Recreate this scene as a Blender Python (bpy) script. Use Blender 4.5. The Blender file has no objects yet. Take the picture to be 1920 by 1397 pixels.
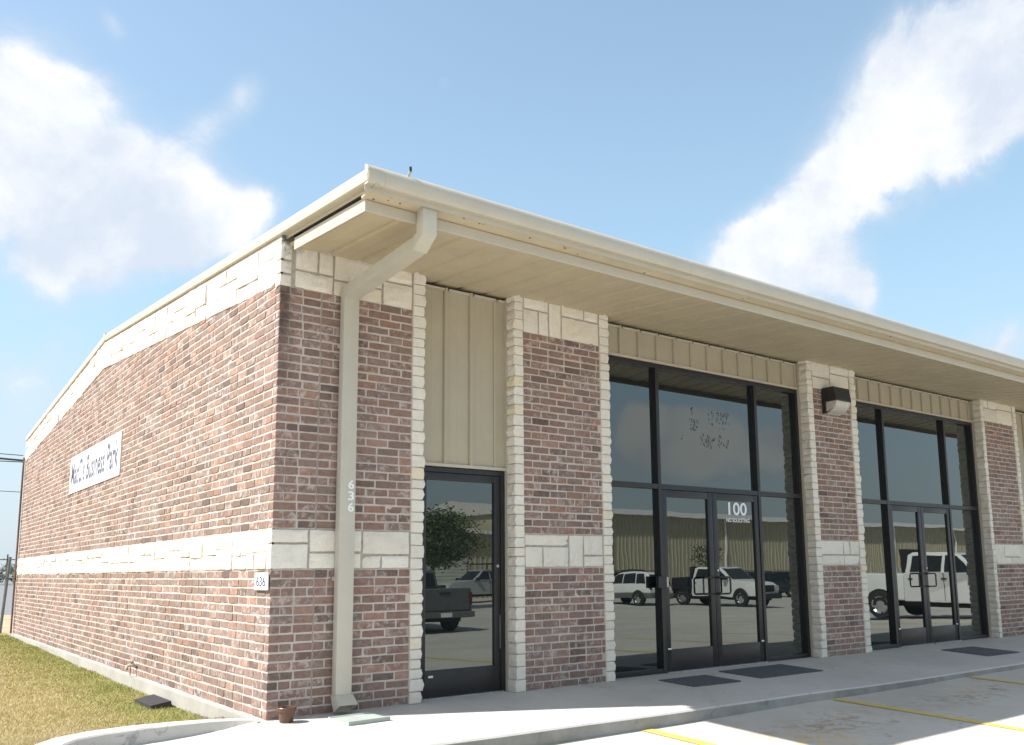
import bpy, bmesh, math, random
import numpy as np
from mathutils import Vector, Matrix, noise

rnd = random.Random(7)
S = bpy.context.scene
C = S.collection
W_PX, H_PX = 1920.0, 1397.0

# ---------------------------------------------------------------- camera
CAM = Vector((-2.7536, -7.2608, 1.1835))
YAW, PITCH, ROLL = math.radians(37.53366), math.radians(8.49967), math.radians(-0.59773)
F_PX, PPX, PPY = 1651.246, 47.716, 125.839
fw = Vector((math.sin(YAW)*math.cos(PITCH), math.cos(YAW)*math.cos(PITCH), math.sin(PITCH)))
r0 = Vector((math.cos(YAW), -math.sin(YAW), 0)); u0 = r0.cross(fw)
c_, s_ = math.cos(ROLL), math.sin(ROLL)
RT = c_*r0 + s_*u0; UP = -s_*r0 + c_*u0
cd = bpy.data.cameras.new('camera'); cam = bpy.data.objects.new('camera', cd); C.objects.link(cam)
cd.sensor_fit = 'HORIZONTAL'; cd.sensor_width = 36.0; cd.lens = 36.0*F_PX/W_PX
cd.shift_x = -PPX/W_PX; cd.shift_y = PPY/W_PX
cd.clip_start = 0.05; cd.clip_end = 5000
cam.matrix_world = Matrix(((RT.x, UP.x, -fw.x, CAM.x), (RT.y, UP.y, -fw.y, CAM.y), (RT.z, UP.z, -fw.z, CAM.z), (0, 0, 0, 1)))
S.camera = cam
def project(p):
    d = Vector(p) - CAM; z = d.dot(fw)
    return (W_PX/2 + PPX + F_PX*d.dot(RT)/z, H_PX/2 + PPY - F_PX*d.dot(UP)/z, z)

# ---------------------------------------------------------------- light, sky, exposure
SUN = Vector((-0.80, 0.35, 1.0)).normalized()
SUN_EL = math.asin(SUN.z); SUN_ROT = math.atan2(SUN.x, SUN.y)
sl = bpy.data.lights.new('sun', 'SUN'); sl.energy = 4.5; sl.angle = math.radians(0.55); sl.color = (1.0, 0.965, 0.915)
so = bpy.data.objects.new('sun', sl); C.objects.link(so); so.location = (-20, 10, 30)
so.rotation_euler = SUN.to_track_quat('Z', 'Y').to_euler()
S.view_settings.view_transform = 'Standard'; S.view_settings.look = 'None'
S.view_settings.gamma = 1.0; S.view_settings.use_curve_mapping = False
S.view_settings.exposure = 1.04
S.render.engine = 'CYCLES'
S.cycles.use_denoising = True
S.cycles.max_bounces = 8; S.cycles.diffuse_bounces = 5; S.cycles.glossy_bounces = 5
S.cycles.sample_clamp_indirect = 8

class NT:
    """small expression helper over a node tree"""
    def __init__(s, nt): s.nt = nt; s.n = nt.nodes; s.l = nt.links
    def put(s, node, i, v):
        if v is None: return
        if isinstance(v, bpy.types.NodeSocket): s.l.new(v, node.inputs[i])
        else:
            inp = node.inputs[i]
            if hasattr(inp.default_value, '__len__') and not hasattr(v, '__len__'): v = (v,)*len(inp.default_value)
            if hasattr(v, '__len__') and len(v) == 3 and len(inp.default_value) == 4: v = tuple(v)+(1,)
            inp.default_value = v
    def m(s, op, a, b=None, c=None, clamp=False):
        n = s.n.new('ShaderNodeMath'); n.operation = op; n.use_clamp = clamp
        s.put(n, 0, a); s.put(n, 1, b); s.put(n, 2, c); return n.outputs[0]
    def v(s, op, a, b=None, c=None, out=0):
        n = s.n.new('ShaderNodeVectorMath'); n.operation = op
        s.put(n, 0, a); s.put(n, 1, b)
        if c is not None: s.put(n, 'Scale', c)
        return n.outputs[out]
    def dot(s, a, b): return s.v('DOT_PRODUCT', a, b, out='Value')
    def noise(s, vec, scale, detail=4, rough=0.55, col=False, dist=0.0, dims='3D'):
        n = s.n.new('ShaderNodeTexNoise'); n.noise_dimensions = dims
        s.l.new(vec, n.inputs['Vector']); s.put(n, 'Scale', scale); s.put(n, 'Detail', detail); s.put(n, 'Roughness', rough); s.put(n, 'Distortion', dist)
        return n.outputs['Color' if col else 'Fac']
    def ss(s, x, a, b):
        n = s.n.new('ShaderNodeMapRange'); n.interpolation_type = 'SMOOTHSTEP'
        s.put(n, 0, x); s.put(n, 1, a); s.put(n, 2, b); return n.outputs[0]
    def mix(s, f, a, b, mode='MIX'):
        n = s.n.new('ShaderNodeMix'); n.data_type = 'RGBA'; n.blend_type = mode
        s.put(n, 0, f); s.put(n, 6, a); s.put(n, 7, b); return n.outputs[2]
    def xyz(s, vec):
        n = s.n.new('ShaderNodeSeparateXYZ'); s.l.new(vec, n.inputs[0]); return n.outputs
    def comb(s, x, y, z):
        n = s.n.new('ShaderNodeCombineXYZ'); s.put(n, 0, x); s.put(n, 1, y); s.put(n, 2, z); return n.outputs[0]
    def ramp(s, x, stops, interp='LINEAR'):
        n = s.n.new('ShaderNodeValToRGB'); s.l.new(x, n.inputs[0]); cr = n.color_ramp; cr.interpolation = interp
        while len(cr.elements) < len(stops): cr.elements.new(0.5)
        for e, (p, c) in zip(cr.elements, stops): e.position = p; e.color = tuple(c)+(1,)
        return n.outputs[0]

SKY_K = 0.106
world = bpy.data.worlds.new('World'); S.world = world; world.use_nodes = True
wt = world.node_tree; wt.nodes.clear(); T = NT(wt)
geo = T.n.new('ShaderNodeTexCoord'); D = T.v('NORMALIZE', geo.outputs['Generated'])
sky = T.n.new('ShaderNodeTexSky'); sky.sky_type = 'NISHITA'; sky.sun_disc = False
sky.sun_elevation = SUN_EL; sky.sun_rotation = SUN_ROT; sky.air_density = 1.0; sky.dust_density = 1.6; sky.ozone_density = 1.0; sky.altitude = 150
dz = T.xyz(D)[2]
# thin haze brightens the sky and whitens it towards the horizon all the way round
hz = T.m('MULTIPLY', T.m('POWER', T.m('SUBTRACT', 1.0, T.m('MAXIMUM', dz, 0.0)), 2.2), 0.72, clamp=True)
hz = T.m('ADD', hz, 0.16)
skyc = T.mix(hz, sky.outputs[0], T.mix(T.ss(dz, 0.34, 0.02), (2.80, 4.30, 5.05), (3.1, 3.7, 4.15)))
def blobs(rv, uv, fv, lst, cut=True):
    den = T.m('MAXIMUM', T.dot(D, tuple(fv)), 0.02)
    a = T.m('DIVIDE', T.dot(D, tuple(rv)), den); b = T.m('DIVIDE', T.dot(D, tuple(uv)), den)
    tot = None
    for (px, py, rx, ry, ang, k) in lst:
        A = (px - W_PX/2 - PPX)/F_PX; B = -(py - H_PX/2 - PPY)/F_PX
        da = T.m('SUBTRACT', a, A); db = T.m('SUBTRACT', b, B)
        ca, sa = math.cos(math.radians(ang)), math.sin(math.radians(ang))
        xx = T.m('DIVIDE', T.m('ADD', T.m('MULTIPLY', da, ca), T.m('MULTIPLY', db, sa)), rx/F_PX)
        yy = T.m('DIVIDE', T.m('SUBTRACT', T.m('MULTIPLY', db, ca), T.m('MULTIPLY', da, sa)), ry/F_PX)
        q = T.m('ADD', T.m('MULTIPLY', xx, xx), T.m('MULTIPLY', yy, yy))
        e = T.m('MULTIPLY', T.m('EXPONENT', T.m('MULTIPLY', q, -1.0)), k)
        tot = e if tot is None else T.m('ADD', tot, e)
    front = T.ss(T.dot(D, tuple(fv)), 0.05, 0.25)
    return T.m('MULTIPLY', tot, front), a, b, front
# clouds seen over the building (direction, long radius, short radius, tilt, density)
L1 = [(20, 215, 120, 140, 0, 1.0), (70, 340, 170, 120, -20, 1.0), (220, 350, 150, 110, -20, 1.0), (340, 400, 120, 90, -25, .9), (120, 450, 200, 80, -8, .8),
      (300, 465, 130, 60, -8, .7), (430, 430, 90, 50, 10, .6), (495, 380, 50, 36, 20, .45), (400, 235, 90, 40, 30, .30), (465, 170, 40, 34, 50, .32), (212, 45, 38, 22, -50, .40), (160, 165, 70, 50, 0, .45),
      (830, 155, 16, 22, 0, .38), (1385, 495, 75, 60, 30, 1.3), (1455, 440, 75, 60, 40, 1.3), (1530, 520, 80, 70, 0, .9), (1575, 370, 95, 70, 45, .9),
      (1680, 265, 190, 95, 42, 1.1), (1790, 140, 220, 115, 42, 1.1), (1920, 40, 220, 130, 42, 1.1), (1850, 270, 140, 80, 45, .8), (1900, 150, 140, 120, 0, .8), (1720, 90, 90, 70, 40, .4), (60, 545, 150, 60, 0, .42), (1620, 550, 32, 62, 0, .8), (1890, 640, 75, 70, 0, 1.0),
      (60, 700, 130, 60, 0, .40), (130, 635, 50, 30, 0, .36), (30, 820, 170, 90, 0, .32)]
B1, a1, b1, fr1 = blobs(RT, UP, fw, L1)
my = lambda v: Vector((v.x, -v.y, v.z))
L2 = [(1310, 840, 120, 60, 0, 1.5), (1190, 820, 55, 70, 0, .9), (1460, 850, 60, 60, 0, .8), (1250, 775, 90, 24, 0, .7), (880, 930, 70, 30, 0, .35), (1660, 870, 120, 40, 0, .3)]
B2, a2, b2, fr2 = blobs(my(RT), my(UP), my(fw), L2)
fb = T.m('ADD', T.m('MULTIPLY', T.noise(D, 5.0, 10, 0.62, dist=0.35), 0.72), T.m('MULTIPLY', T.noise(D, 17.0, 9, 0.62, dist=0.5), 0.28))
fb2 = T.noise(D, 2.4, 5, 0.55)
win = T.m('MULTIPLY', fr1, T.m('MULTIPLY', T.ss(T.m('ABSOLUTE', a1), 0.95, 0.70), T.ss(T.m('ABSOLUTE', b1), 0.80, 0.62)))
win2 = T.m('MULTIPLY', fr2, T.m('MULTIPLY', T.ss(T.m('ABSOLUTE', a2), 0.95, 0.75), T.ss(T.m('ABSOLUTE', b2), 0.75, 0.6)))
free = T.m('SUBTRACT', 1.0, T.m('MAXIMUM', win, win2))
gen = T.m('MULTIPLY', T.ss(fb2, 0.40, 0.60), free)
dens = T.m('ADD', T.m('ADD', B1, B2), gen)
cov = T.ss(T.m('ADD', dens, T.m('MULTIPLY', T.m('SUBTRACT', fb, 0.5), T.m('ADD', 0.5, T.m('MULTIPLY', T.m('MINIMUM', dens, 1.0), 5.2)))), 0.12, 1.15)
fb3 = T.m('ADD', T.m('MULTIPLY', T.noise(D, 6.0, 7, 0.6, dist=0.3), 0.65), T.m('MULTIPLY', fb, 0.35))
ccol = T.mix(T.m('MULTIPLY', T.ss(fb3, 0.40, 0.60), T.ss(cov, 0.2, 0.9)), (3.4, 3.75, 4.3), (4.9, 4.92, 4.95))
skyc = T.mix(T.m('MULTIPLY', cov, 0.94), skyc, ccol)
bg = T.n.new('ShaderNodeBackground'); T.l.new(skyc, bg.inputs[0]); bg.inputs[1].default_value = SKY_K
wo = T.n.new('ShaderNodeOutputWorld'); T.l.new(bg.outputs[0], wo.inputs[0])
world.cycles.sampling_method = 'MANUAL'; world.cycles.sample_map_resolution = 1024

# ---------------------------------------------------------------- materials
def newmat(name):
    m = bpy.data.materials.new(name); m.use_nodes = True; nt = m.node_tree
    b = nt.nodes['Principled BSDF']; return m, NT(nt), b
def pos(t): return t.n.new('ShaderNodeNewGeometry').outputs['Position']
def objc(t): return t.n.new('ShaderNodeTexCoord').outputs['Object']
def bump(t, b, h, strength=0.3, dist=0.01):
    n = t.n.new('ShaderNodeBump'); t.put(n, 'Height', h); n.inputs['Strength'].default_value = strength; n.inputs['Distance'].default_value = dist
    t.l.new(n.outputs[0], b.inputs['Normal'])
def paint(name, col, rough=0.45, var=0.06, bmp=0.0, scale=6.0, dirt=0.0, dcol=(0.2, 0.17, 0.12), metal=0.0, spec=0.5, local=False):
    m, t, b = newmat(name); P = objc(t) if local else pos(t)
    n1 = t.noise(P, scale, 5, 0.6); n2 = t.noise(P, scale*9, 3, 0.6)
    f = t.m('ADD', t.m('MULTIPLY', n1, 0.7), t.m('MULTIPLY', n2, 0.3))
    lo = tuple(c*(1-var) for c in col); hi = tuple(min(1, c*(1+var)) for c in col)
    colr = t.mix(t.ss(f, 0.3, 0.7), lo, hi)
    if dirt: colr = t.mix(t.m('MULTIPLY', t.ss(t.noise(P, scale*0.6, 7, 0.65), 0.52, 0.75), dirt), colr, dcol)
    t.put(b, 'Base Color', colr)
    t.put(b, 'Roughness', t.m('ADD', rough, t.m('MULTIPLY', t.m('SUBTRACT', n1, 0.5), 0.25), clamp=True)); b.inputs['Metallic'].default_value = metal
    b.inputs['Specular IOR Level'].default_value = spec
    if bmp: bump(t, b, f, bmp, 0.004)
    return m

def brick_mat():
    m, t, b = newmat('tumbled brick'); P = pos(t)
    oi = t.n.new('ShaderNodeObjectInfo').outputs['Random']; isl = t.n.new('ShaderNodeNewGeometry').outputs['Random Per Island']
    r = t.m('FRACT', t.m('ADD', t.m('MULTIPLY', oi, 7.31), t.m('MULTIPLY', isl, 5.77)))
    base = t.ramp(r, [(0.0, (0.125, 0.091, 0.078)), (0.12, (0.196, 0.132, 0.107)), (.3, (0.256, 0.164, 0.131)), (.5, (0.214, 0.145, 0.120)), (.62, (0.303, 0.179, 0.135)), (.74, (0.196, 0.144, 0.122)), (.84, (0.261, 0.182, 0.152)), (.93, (0.352, 0.201, 0.147)), (1, (0.166, 0.124, 0.109))])
    r2 = t.m('FRACT', t.m('MULTIPLY', r, 13.7))
    n1 = t.noise(P, 22, 5, 0.65); n2 = t.noise(P, 90, 4, 0.7)
    # fire flashing inside a brick, then smeared pale mortar and soot
    base = t.mix(t.m('MULTIPLY', t.ss(n1, 0.45, 0.7), 0.45), base, (.075, .058, .055))
    base = t.mix(t.m('MULTIPLY', t.ss(n2, 0.4, 0.75), 0.28), base, (.33, .21, .165))
    smear = t.m('MULTIPLY', t.ss(t.noise(P, 13, 6, 0.7, dist=0.6), 0.47, 0.66), t.ss(r2, 0.10, 0.80))
    base = t.mix(t.m('MULTIPLY', smear, 0.74), base, (.52, .45, .41))
    wash = t.ss(t.noise(P, 1.1, 5, 0.6), 0.45, 0.7)
    base = t.mix(t.m('MULTIPLY', wash, t.m('MULTIPLY', t.ss(n2, 0.35, 0.65), 0.22)), base, (.50, .44, .41))
    x, y, z = t.xyz(P)
    # black water staining that runs down the front corner below the eave
    st = t.m('MULTIPLY', t.ss(x, 0.16, 0.02), t.m('MULTIPLY', t.ss(y, 0.05, 0.0), t.ss(z, 2.2, 3.6)))
    st = t.m('MULTIPLY', st, t.ss(t.noise(P, 7, 5, 0.7), 0.3, 0.6))
    base = t.mix(t.m('MULTIPLY', st, 0.85), base, (.035, .03, .028))
    t.put(b, 'Base Color', base); t.put(b, 'Roughness', 0.9); b.inputs['Specular IOR Level'].default_value = 0.25
    bump(t, b, t.m('ADD', n2, t.m('MULTIPLY', n1, 1.3)), 0.55, 0.006)
    return m
def stone_mat():
    m, t, b = newmat('chopped limestone'); P = pos(t)
    oi = t.n.new('ShaderNodeObjectInfo').outputs['Random']; isl = t.n.new('ShaderNodeNewGeometry').outputs['Random Per Island']
    r = t.m('FRACT', t.m('ADD', t.m('MULTIPLY', oi, 7.31), t.m('MULTIPLY', isl, 5.77)))
    base = t.ramp(r, [(0, (.69, .645, .565)), (.25, (.77, .735, .665)), (.5, (.71, .675, .60)), (.75, (.79, .745, .65)), (.93, (.75, .70, .61)), (1, (.74, .65, .49))])
    n1 = t.noise(P, 9, 6, 0.65); n2 = t.noise(P, 55, 5, 0.7)
    base = t.mix(t.m('MULTIPLY', t.ss(n1, 0.45, 0.72), 0.35), base, (.60, .52, .40))
    base = t.mix(t.m('MULTIPLY', t.ss(n2, 0.48, 0.75), 0.32), base, (.46, .42, .36))
    x, y, z = t.xyz(P)
    st = t.m('MULTIPLY', t.m('MULTIPLY', t.ss(x, 0.34, 0.10), t.m('MULTIPLY', t.ss(x, 0.0, 0.02), t.ss(y, 0.08, 0.02))), t.m('MULTIPLY', t.ss(z, 3.75, 4.1), t.ss(t.noise(P, 8, 6, 0.7), 0.42, 0.62)))
    base = t.mix(t.m('MULTIPLY', st, 0.6), base, (.08, .07, .06))
    t.put(b, 'Base Color', base); t.put(b, 'Roughness', 0.88); b.inputs['Specular IOR Level'].default_value = 0.25
    bump(t, b, t.m('ADD', t.m('MULTIPLY', n1, 1.6), n2), 0.6, 0.012)
    return m
def mortar_mat():
    m, t, b = newmat('mortar'); P = pos(t)
    n1 = t.noise(P, 4, 6, 0.6); n2 = t.noise(P, 70, 4, 0.7)
    c = t.mix(t.ss(n1, 0.3, 0.7), (.455, .395, .355), (.57, .51, .47)); c = t.mix(t.m('MULTIPLY', n2, 0.25), c, (.43, .36, .315))
    x, y, z = t.xyz(P)
    st = t.m('MULTIPLY', t.ss(x, 0.17, 0.03), t.m('MULTIPLY', t.ss(y, 0.05, 0.0), t.ss(z, 2.4, 3.5)))
    c = t.mix(t.m('MULTIPLY', st, 0.8), c, (.05, .043, .04))
    t.put(b, 'Base Color', c); t.put(b, 'Roughness', 0.95); bump(t, b, n2, 0.5, 0.004); return m
def concrete_mat(name, a, bcol, stains=()):
    m, t, b = newmat(name); P = pos(t)
    n0 = t.noise(P, 0.55, 6, 0.6); n1 = t.noise(P, 3.2, 7, 0.65); n2 = t.noise(P, 120, 3, 0.7)
    c = t.mix(t.ss(t.m('ADD', t.m('MULTIPLY', n0, 0.6), t.m('MULTIPLY', n1, 0.4)), 0.35, 0.65), a, bcol)
    c = t.mix(t.m('MULTIPLY', t.ss(n1, 0.55, 0.75), 0.3), c, tuple(0.62*k for k in a))
    c = t.mix(t.m('MULTIPLY', n2, 0.25), c, tuple(0.75*k for k in bcol))
    # hairline cracks and dark drips
    vo = t.n.new('ShaderNodeTexVoronoi'); vo.feature = 'DISTANCE_TO_EDGE'; vo.inputs['Scale'].default_value = 0.42
    t.l.new(t.v('ADD', P, t.v('SCALE', t.noise(P, 1.7, 6, 0.6, col=True), None, 0.9)), vo.inputs['Vector'])
    c = t.mix(t.m('MULTIPLY', t.m('MULTIPLY', t.ss(vo.outputs['Distance'], 0.008, 0.0), t.ss(n0, 0.48, 0.56)), 0.45), c, tuple(0.4*k for k in a))
    c = t.mix(t.m('MULTIPLY', t.ss(t.noise(P, 5.2, 3, 0.5), 0.69, 0.76), 0.5), c, tuple(0.5*k for k in a))
    for (x0, y0, rx, ry, col, k) in stains:
        d = t.v('MULTIPLY', t.v('SUBTRACT', P, (x0, y0, 0)), (1/rx, 1/ry, 0)); q = t.dot(d, d)
        g = t.m('EXPONENT', t.m('MULTIPLY', q, -1.0))
        f = t.m('MULTIPLY', g, t.ss(t.noise(P, 6.5, 7, 0.72, dist=1.0), 0.46, 0.62))
        c = t.mix(t.m('MULTIPLY', f, k), c, col)
    t.put(b, 'Base Color', c); t.put(b, 'Roughness', 0.85); b.inputs['Specular IOR Level'].default_value = 0.3
    bump(t, b, t.m('ADD', n2, t.m('MULTIPLY', n1, 0.6)), 0.35, 0.003)
    return m
def glass_mat():
    m, t, b = newmat('tinted reflective glass'); P = pos(t)
    t.put(b, 'Base Color', (.010, .013, .014)); t.put(b, 'Roughness', 0.0); b.inputs['IOR'].default_value = 2.12
    b.inputs['Specular Tint'].default_value = (0.93, 1.0, 0.95, 1)
    w = t.noise(P, 1.35, 2, 0.4)
    bump(t, b, w, 0.5, 0.0018)
    return m
def grass_mat(name, base=False):
    m, t, b = newmat(name); P = pos(t)
    isl = t.n.new('ShaderNodeNewGeometry').outputs['Random Per Island'] if not base else t.noise(P, 60, 3, 0.6)
    x, y, z = t.xyz(P)
    near = t.ss(x, -1.25, -0.1)                                     # greener where the wall keeps the strip damp
    n1 = t.noise(P, 1.6, 6, 0.65); n2 = t.noise(P, 9, 4, 0.6)
    g = t.m('ADD', t.m('ADD', t.m('MULTIPLY', near, 0.42), t.m('MULTIPLY', n1, 0.75)), t.m('ADD', t.m('MULTIPLY', n2, 0.3), t.m('MULTIPLY', isl, 0.35)))
    c = t.ramp(t.m('MULTIPLY', g, 0.55), [(0.26, (.54, .45, .27)), (0.40, (.475, .395, .205)), (.52, (.395, .36, .15)), (.66, (.285, .295, .09)), (.86, (.165, .21, .05))])
    if base: c = t.mix(0.5, c, (.20, .17, .09))
    t.put(b, 'Base Color', c); t.put(b, 'Roughness', 0.8); b.inputs['Specular IOR Level'].default_value = 0.2
    return m
def leaf_mat(name, a, bcol):
    m, t, b = newmat(name)
    isl = t.n.new('ShaderNodeNewGeometry').outputs['Random Per Island']
    t.put(b, 'Base Color', t.mix(isl, a, bcol)); t.put(b, 'Roughness', 0.7); return m

M = dict(
    brick=brick_mat(), stone=stone_mat(), mortar=mortar_mat(), glass=glass_mat(),
    walk=concrete_mat('sidewalk concrete', (.445, .428, .395), (.545, .53, .50), [(1.0, -.7, 1.5, .5, (.50, .40, .29), .35)]),
    lot=concrete_mat('parking concrete', (.42, .398, .355), (.54, .515, .465), [(4.05, -2.5, .7, .28, (.20, .15, .10), .85), (4.6, -2.25, .8, .2, (.36, .27, .17), .7), (3.45, -2.75, .5, .3, (.68, .45, .12), .85), (6.6, -2.4, .9, .25, (.30, .22, .13), .85), (7.35, -2.2, .5, .15, (.50, .33, .18), .9), (7.6, -2.25, .3, .12, (.16, .12, .09), .8), (12, -9, 3, 2, (.3, .28, .25), .5)]),
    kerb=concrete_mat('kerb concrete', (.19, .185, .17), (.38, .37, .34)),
    bed=paint('raked stone joint', (.37, .335, .29), 0.95, 0.2, 0.3, 20.0),
    found=concrete_mat('foundation concrete', (.30, .29, .26), (.42, .405, .365)),
    beige=paint('beige painted steel', (.47, .43, .345), 0.42, 0.05, 0.05, 3.0, dirt=0.10, dcol=(.34, .28, .18)),
    soffit=paint('beige soffit steel', (.495, .425, .295), 0.55, 0.07, 0.05, 2.5, dirt=0.18, dcol=(.28, .22, .13)),
    panel=paint('tan wall panel steel', (.405, .36, .27), 0.5, 0.05, 0.03, 3.0),
    spout=paint('putty painted downspout', (.485, .458, .385), 0.45, 0.05, 0.05, 4.0, dirt=0.15, dcol=(.33, .30, .22)),
    frame=paint('dark bronze aluminium', (.016, .015, .017), 0.38, 0.2, 0.02, 8.0, spec=0.5),
    rubber=paint('black rubber mat', (.085, .095, .105), 0.85, 0.35, 0.6, 30.0),
    black=paint('black plastic', (.018, .02, .023), 0.5, 0.2, 0.05, 10.0),
    white=paint('white painted board', (.80, .80, .79), 0.6, 0.02, 0.02, 6.0),
    ink=paint('faded dark blue ink', (.09, .10, .15), 0.6, 0.15, 0, 20.0),
    navy=paint('navy digits', (.05, .07, .14), 0.6, 0.1, 0, 20.0),
    vinyl=paint('white vinyl', (.78, .79, .80), 0.5, 0.02, 0, 10.0),
    residue=paint('grey adhesive residue', (.075, .088, .092), 0.7, 0.4, 0.2, 60.0),
    yellow=paint('worn yellow paint', (.55, .42, .09), 0.8, 0.15, 0.2, 14.0, dirt=0.5, dcol=(.46, .43, .36)),
    pot=paint('brown glazed clay', (.11, .05, .028), 0.35, 0.3, 0.1, 25.0, dirt=0.4, dcol=(.10, .06, .04)),
    splash=paint('grey green plastic', (.36, .40, .36), 0.5, 0.08, 0.1, 8.0, dirt=0.25),
    lens=paint('prismatic glass lens', (.50, .48, .42), 0.25, 0.15, 0.6, 45.0),
    joint=paint('joint sealant', (.30, .255, .22), 0.8, 0.1, 0.1, 20.0),
    dark=paint('dark void', (.02, .018, .015), 0.9, 0.1),
    wood=paint('weathered pole wood', (.12, .095, .075), 0.9, 0.25, 0.4, 5.0),
    galv=paint('galvanised steel', (.16, .17, .18), 0.5, 0.15, 0.1, 8.0, metal=0.3),
    cable=paint('black cable', (.02, .02, .022), 0.6, 0.1),
    rust=paint('brown conduit', (.20, .11, .08), 0.7, 0.2),
    roof=paint('roof sheet steel', (.50, .49, .45), 0.5, 0.05),
    soil=paint('dry field soil', (.34, .27, .17), 0.95, 0.25, 0.4, 0.8),
    lawnbase=grass_mat('lawn turf', True), blade=grass_mat('grass blade'),
    asphalt=paint('grey road surface', (.16, .165, .17), 0.9, 0.15, 0.2, 1.5),
    tanwall=paint('tan ribbed cladding', (.42, .385, .27), 0.55, 0.05, 0, 1.5),
    palewall=paint('pale door cladding', (.55, .56, .48), 0.55, 0.05, 0, 1.5),
    cw=paint('white car paint', (.72, .73, .72), 0.25, 0.02), cgrey=paint('grey car paint', (.10, .105, .105), 0.3, 0.05),
    csil=paint('silver car paint', (.34, .36, .36), 0.3, 0.05), cdark=paint('dark car paint', (.025, .027, .03), 0.25, 0.05),
    clad=paint('grey plastic cladding', (.13, .13, .12), 0.6, 0.1), cglass=paint('dark car glass', (.012, .015, .017), 0.06, 0.1),
    tyre=paint('tyre rubber', (.02, .02, .02), 0.85, 0.2), rim=paint('alloy rim', (.45, .46, .46), 0.3, 0.1, metal=0.6),
    red=paint('red lamp lens', (.13, .015, .012), 0.3, 0.1), orange=paint('orange stripe', (.75, .16, .04), 0.5, 0.05),
    leaf=leaf_mat('tree leaves', (.035, .055, .012), (.085, .115, .03)), bark=paint('bark', (.09, .07, .055), 0.9, 0.3, 0.5, 12.0),
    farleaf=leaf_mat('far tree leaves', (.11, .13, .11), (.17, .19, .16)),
)
for k in ('vinyl', 'residue'): M[k].use_backface_culling = False

# ---------------------------------------------------------------- helpers
class MB:
    def __init__(s): s.v = []; s.f = []
    def add(s, vs, fs):
        o = len(s.v); s.v += [tuple(p) for p in vs]; s.f += [tuple(i+o for i in f) for f in fs]; return s
    def box(s, x0, x1, y0, y1, z0, z1, zs=None, bev=0.0):
        if bev:
            bm = bmesh.new(); bmesh.ops.create_cube(bm, size=1)
            for p in bm.verts: p.co = Vector(((x0+x1)/2+p.co.x*(x1-x0), (y0+y1)/2+p.co.y*(y1-y0), (z0+z1)/2+p.co.z*(z1-z0)))
            bmesh.ops.bevel(bm, geom=bm.edges[:], offset=bev, segments=2, profile=0.6, affect='EDGES')
            bm.verts.index_update(); s.add([p.co for p in bm.verts], [[q.index for q in f.verts] for f in bm.faces]); bm.free(); return s
        vs = [(x0, y0, z0), (x1, y0, z0), (x1, y1, z0), (x0, y1, z0), (x0, y0, z1), (x1, y0, z1), (x1, y1, z1), (x0, y1, z1)]
        if zs: vs = [(x, y, z+zs(x, y)) for x, y, z in vs]
        return s.add(vs, [(0, 3, 2, 1), (4, 5, 6, 7), (0, 1, 5, 4), (1, 2, 6, 5), (2, 3, 7, 6), (3, 0, 4, 7)])
    def prism(s, prof, fn, a, b, cap=True):
        """profile points mapped by fn(p, t) at t=a and t=b"""
        n = len(prof); vs = [fn(p, a) for p in prof]+[fn(p, b) for p in prof]
        fs = [(i, (i+1) % n, n+(i+1) % n, n+i) for i in range(n)]
        if cap: fs += [tuple(range(n-1, -1, -1)), tuple(range(n, 2*n))]
        return s.add(vs, fs)
    def tube(s, pts, r, n=8, cap=True):
        pts = [Vector(p) for p in pts]; rs = r if isinstance(r, (list, tuple)) else [r]*len(pts)
        vs = []; up = Vector((0.13, 0.21, 0.97))
        for i, p in enumerate(pts):
            d = (pts[min(i+1, len(pts)-1)]-pts[max(i-1, 0)]).normalized(); a = d.cross(up)
            if a.length < 0.05: a = d.cross(Vector((1, 0, 0)))
            a.normalize(); b = d.cross(a)
            vs += [p+(a*math.cos(2*math.pi*k/n)+b*math.sin(2*math.pi*k/n))*rs[i] for k in range(n)]
        fs = [(i*n+k, i*n+(k+1) % n, (i+1)*n+(k+1) % n, (i+1)*n+k) for i in range(len(pts)-1) for k in range(n)]
        if cap: fs += [tuple(range(n-1, -1, -1)), tuple(range((len(pts)-1)*n, len(pts)*n))]
        return s.add(vs, fs)
    def lathe(s, prof, n=20, o=(0, 0, 0)):
        vs = [(o[0]+r*math.cos(2*math.pi*k/n), o[1]+r*math.sin(2*math.pi*k/n), o[2]+z) for r, z in prof for k in range(n)]
        fs = [(i*n+k, i*n+(k+1) % n, (i+1)*n+(k+1) % n, (i+1)*n+k) for i in range(len(prof)-1) for k in range(n)]
        return s.add(vs, fs)
    def mesh(s, name, m, smooth=False):
        me = bpy.data.meshes.new(name); me.from_pydata(s.v, [], s.f); me.materials.append(m)
        bm = bmesh.new(); bm.from_mesh(me); bmesh.ops.recalc_face_normals(bm, faces=bm.faces); bm.to_mesh(me); bm.free()
        if smooth:
            me.polygons.foreach_set('use_smooth', [True]*len(me.polygons)); me.set_sharp_from_angle(angle=math.radians(38))
        return me
    def obj(s, name, m, parent=None, smooth=False, label=None):
        return link(name, s.mesh(name, m, smooth), parent, label)
def link(name, me, parent=None, label=None):
    o = bpy.data.objects.new(name, me); C.objects.link(o)
    if parent: o.parent = parent
    if label: o['label'] = label
    return o
def tag(o, label, cat, group=None):
    o['label'] = label; o['category'] = cat
    if group: o['group'] = group
    return o
def thing(name, label, cat, loc=(0, 0, 0), rz=0.0, group=None):
    o = bpy.data.objects.new(name, None); C.objects.link(o); o.location = loc; o.rotation_euler = (0, 0, rz); o.empty_display_size = .2
    return tag(o, label, cat, group)
def structure(o, kind='structure'): o['kind'] = kind; return o
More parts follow.
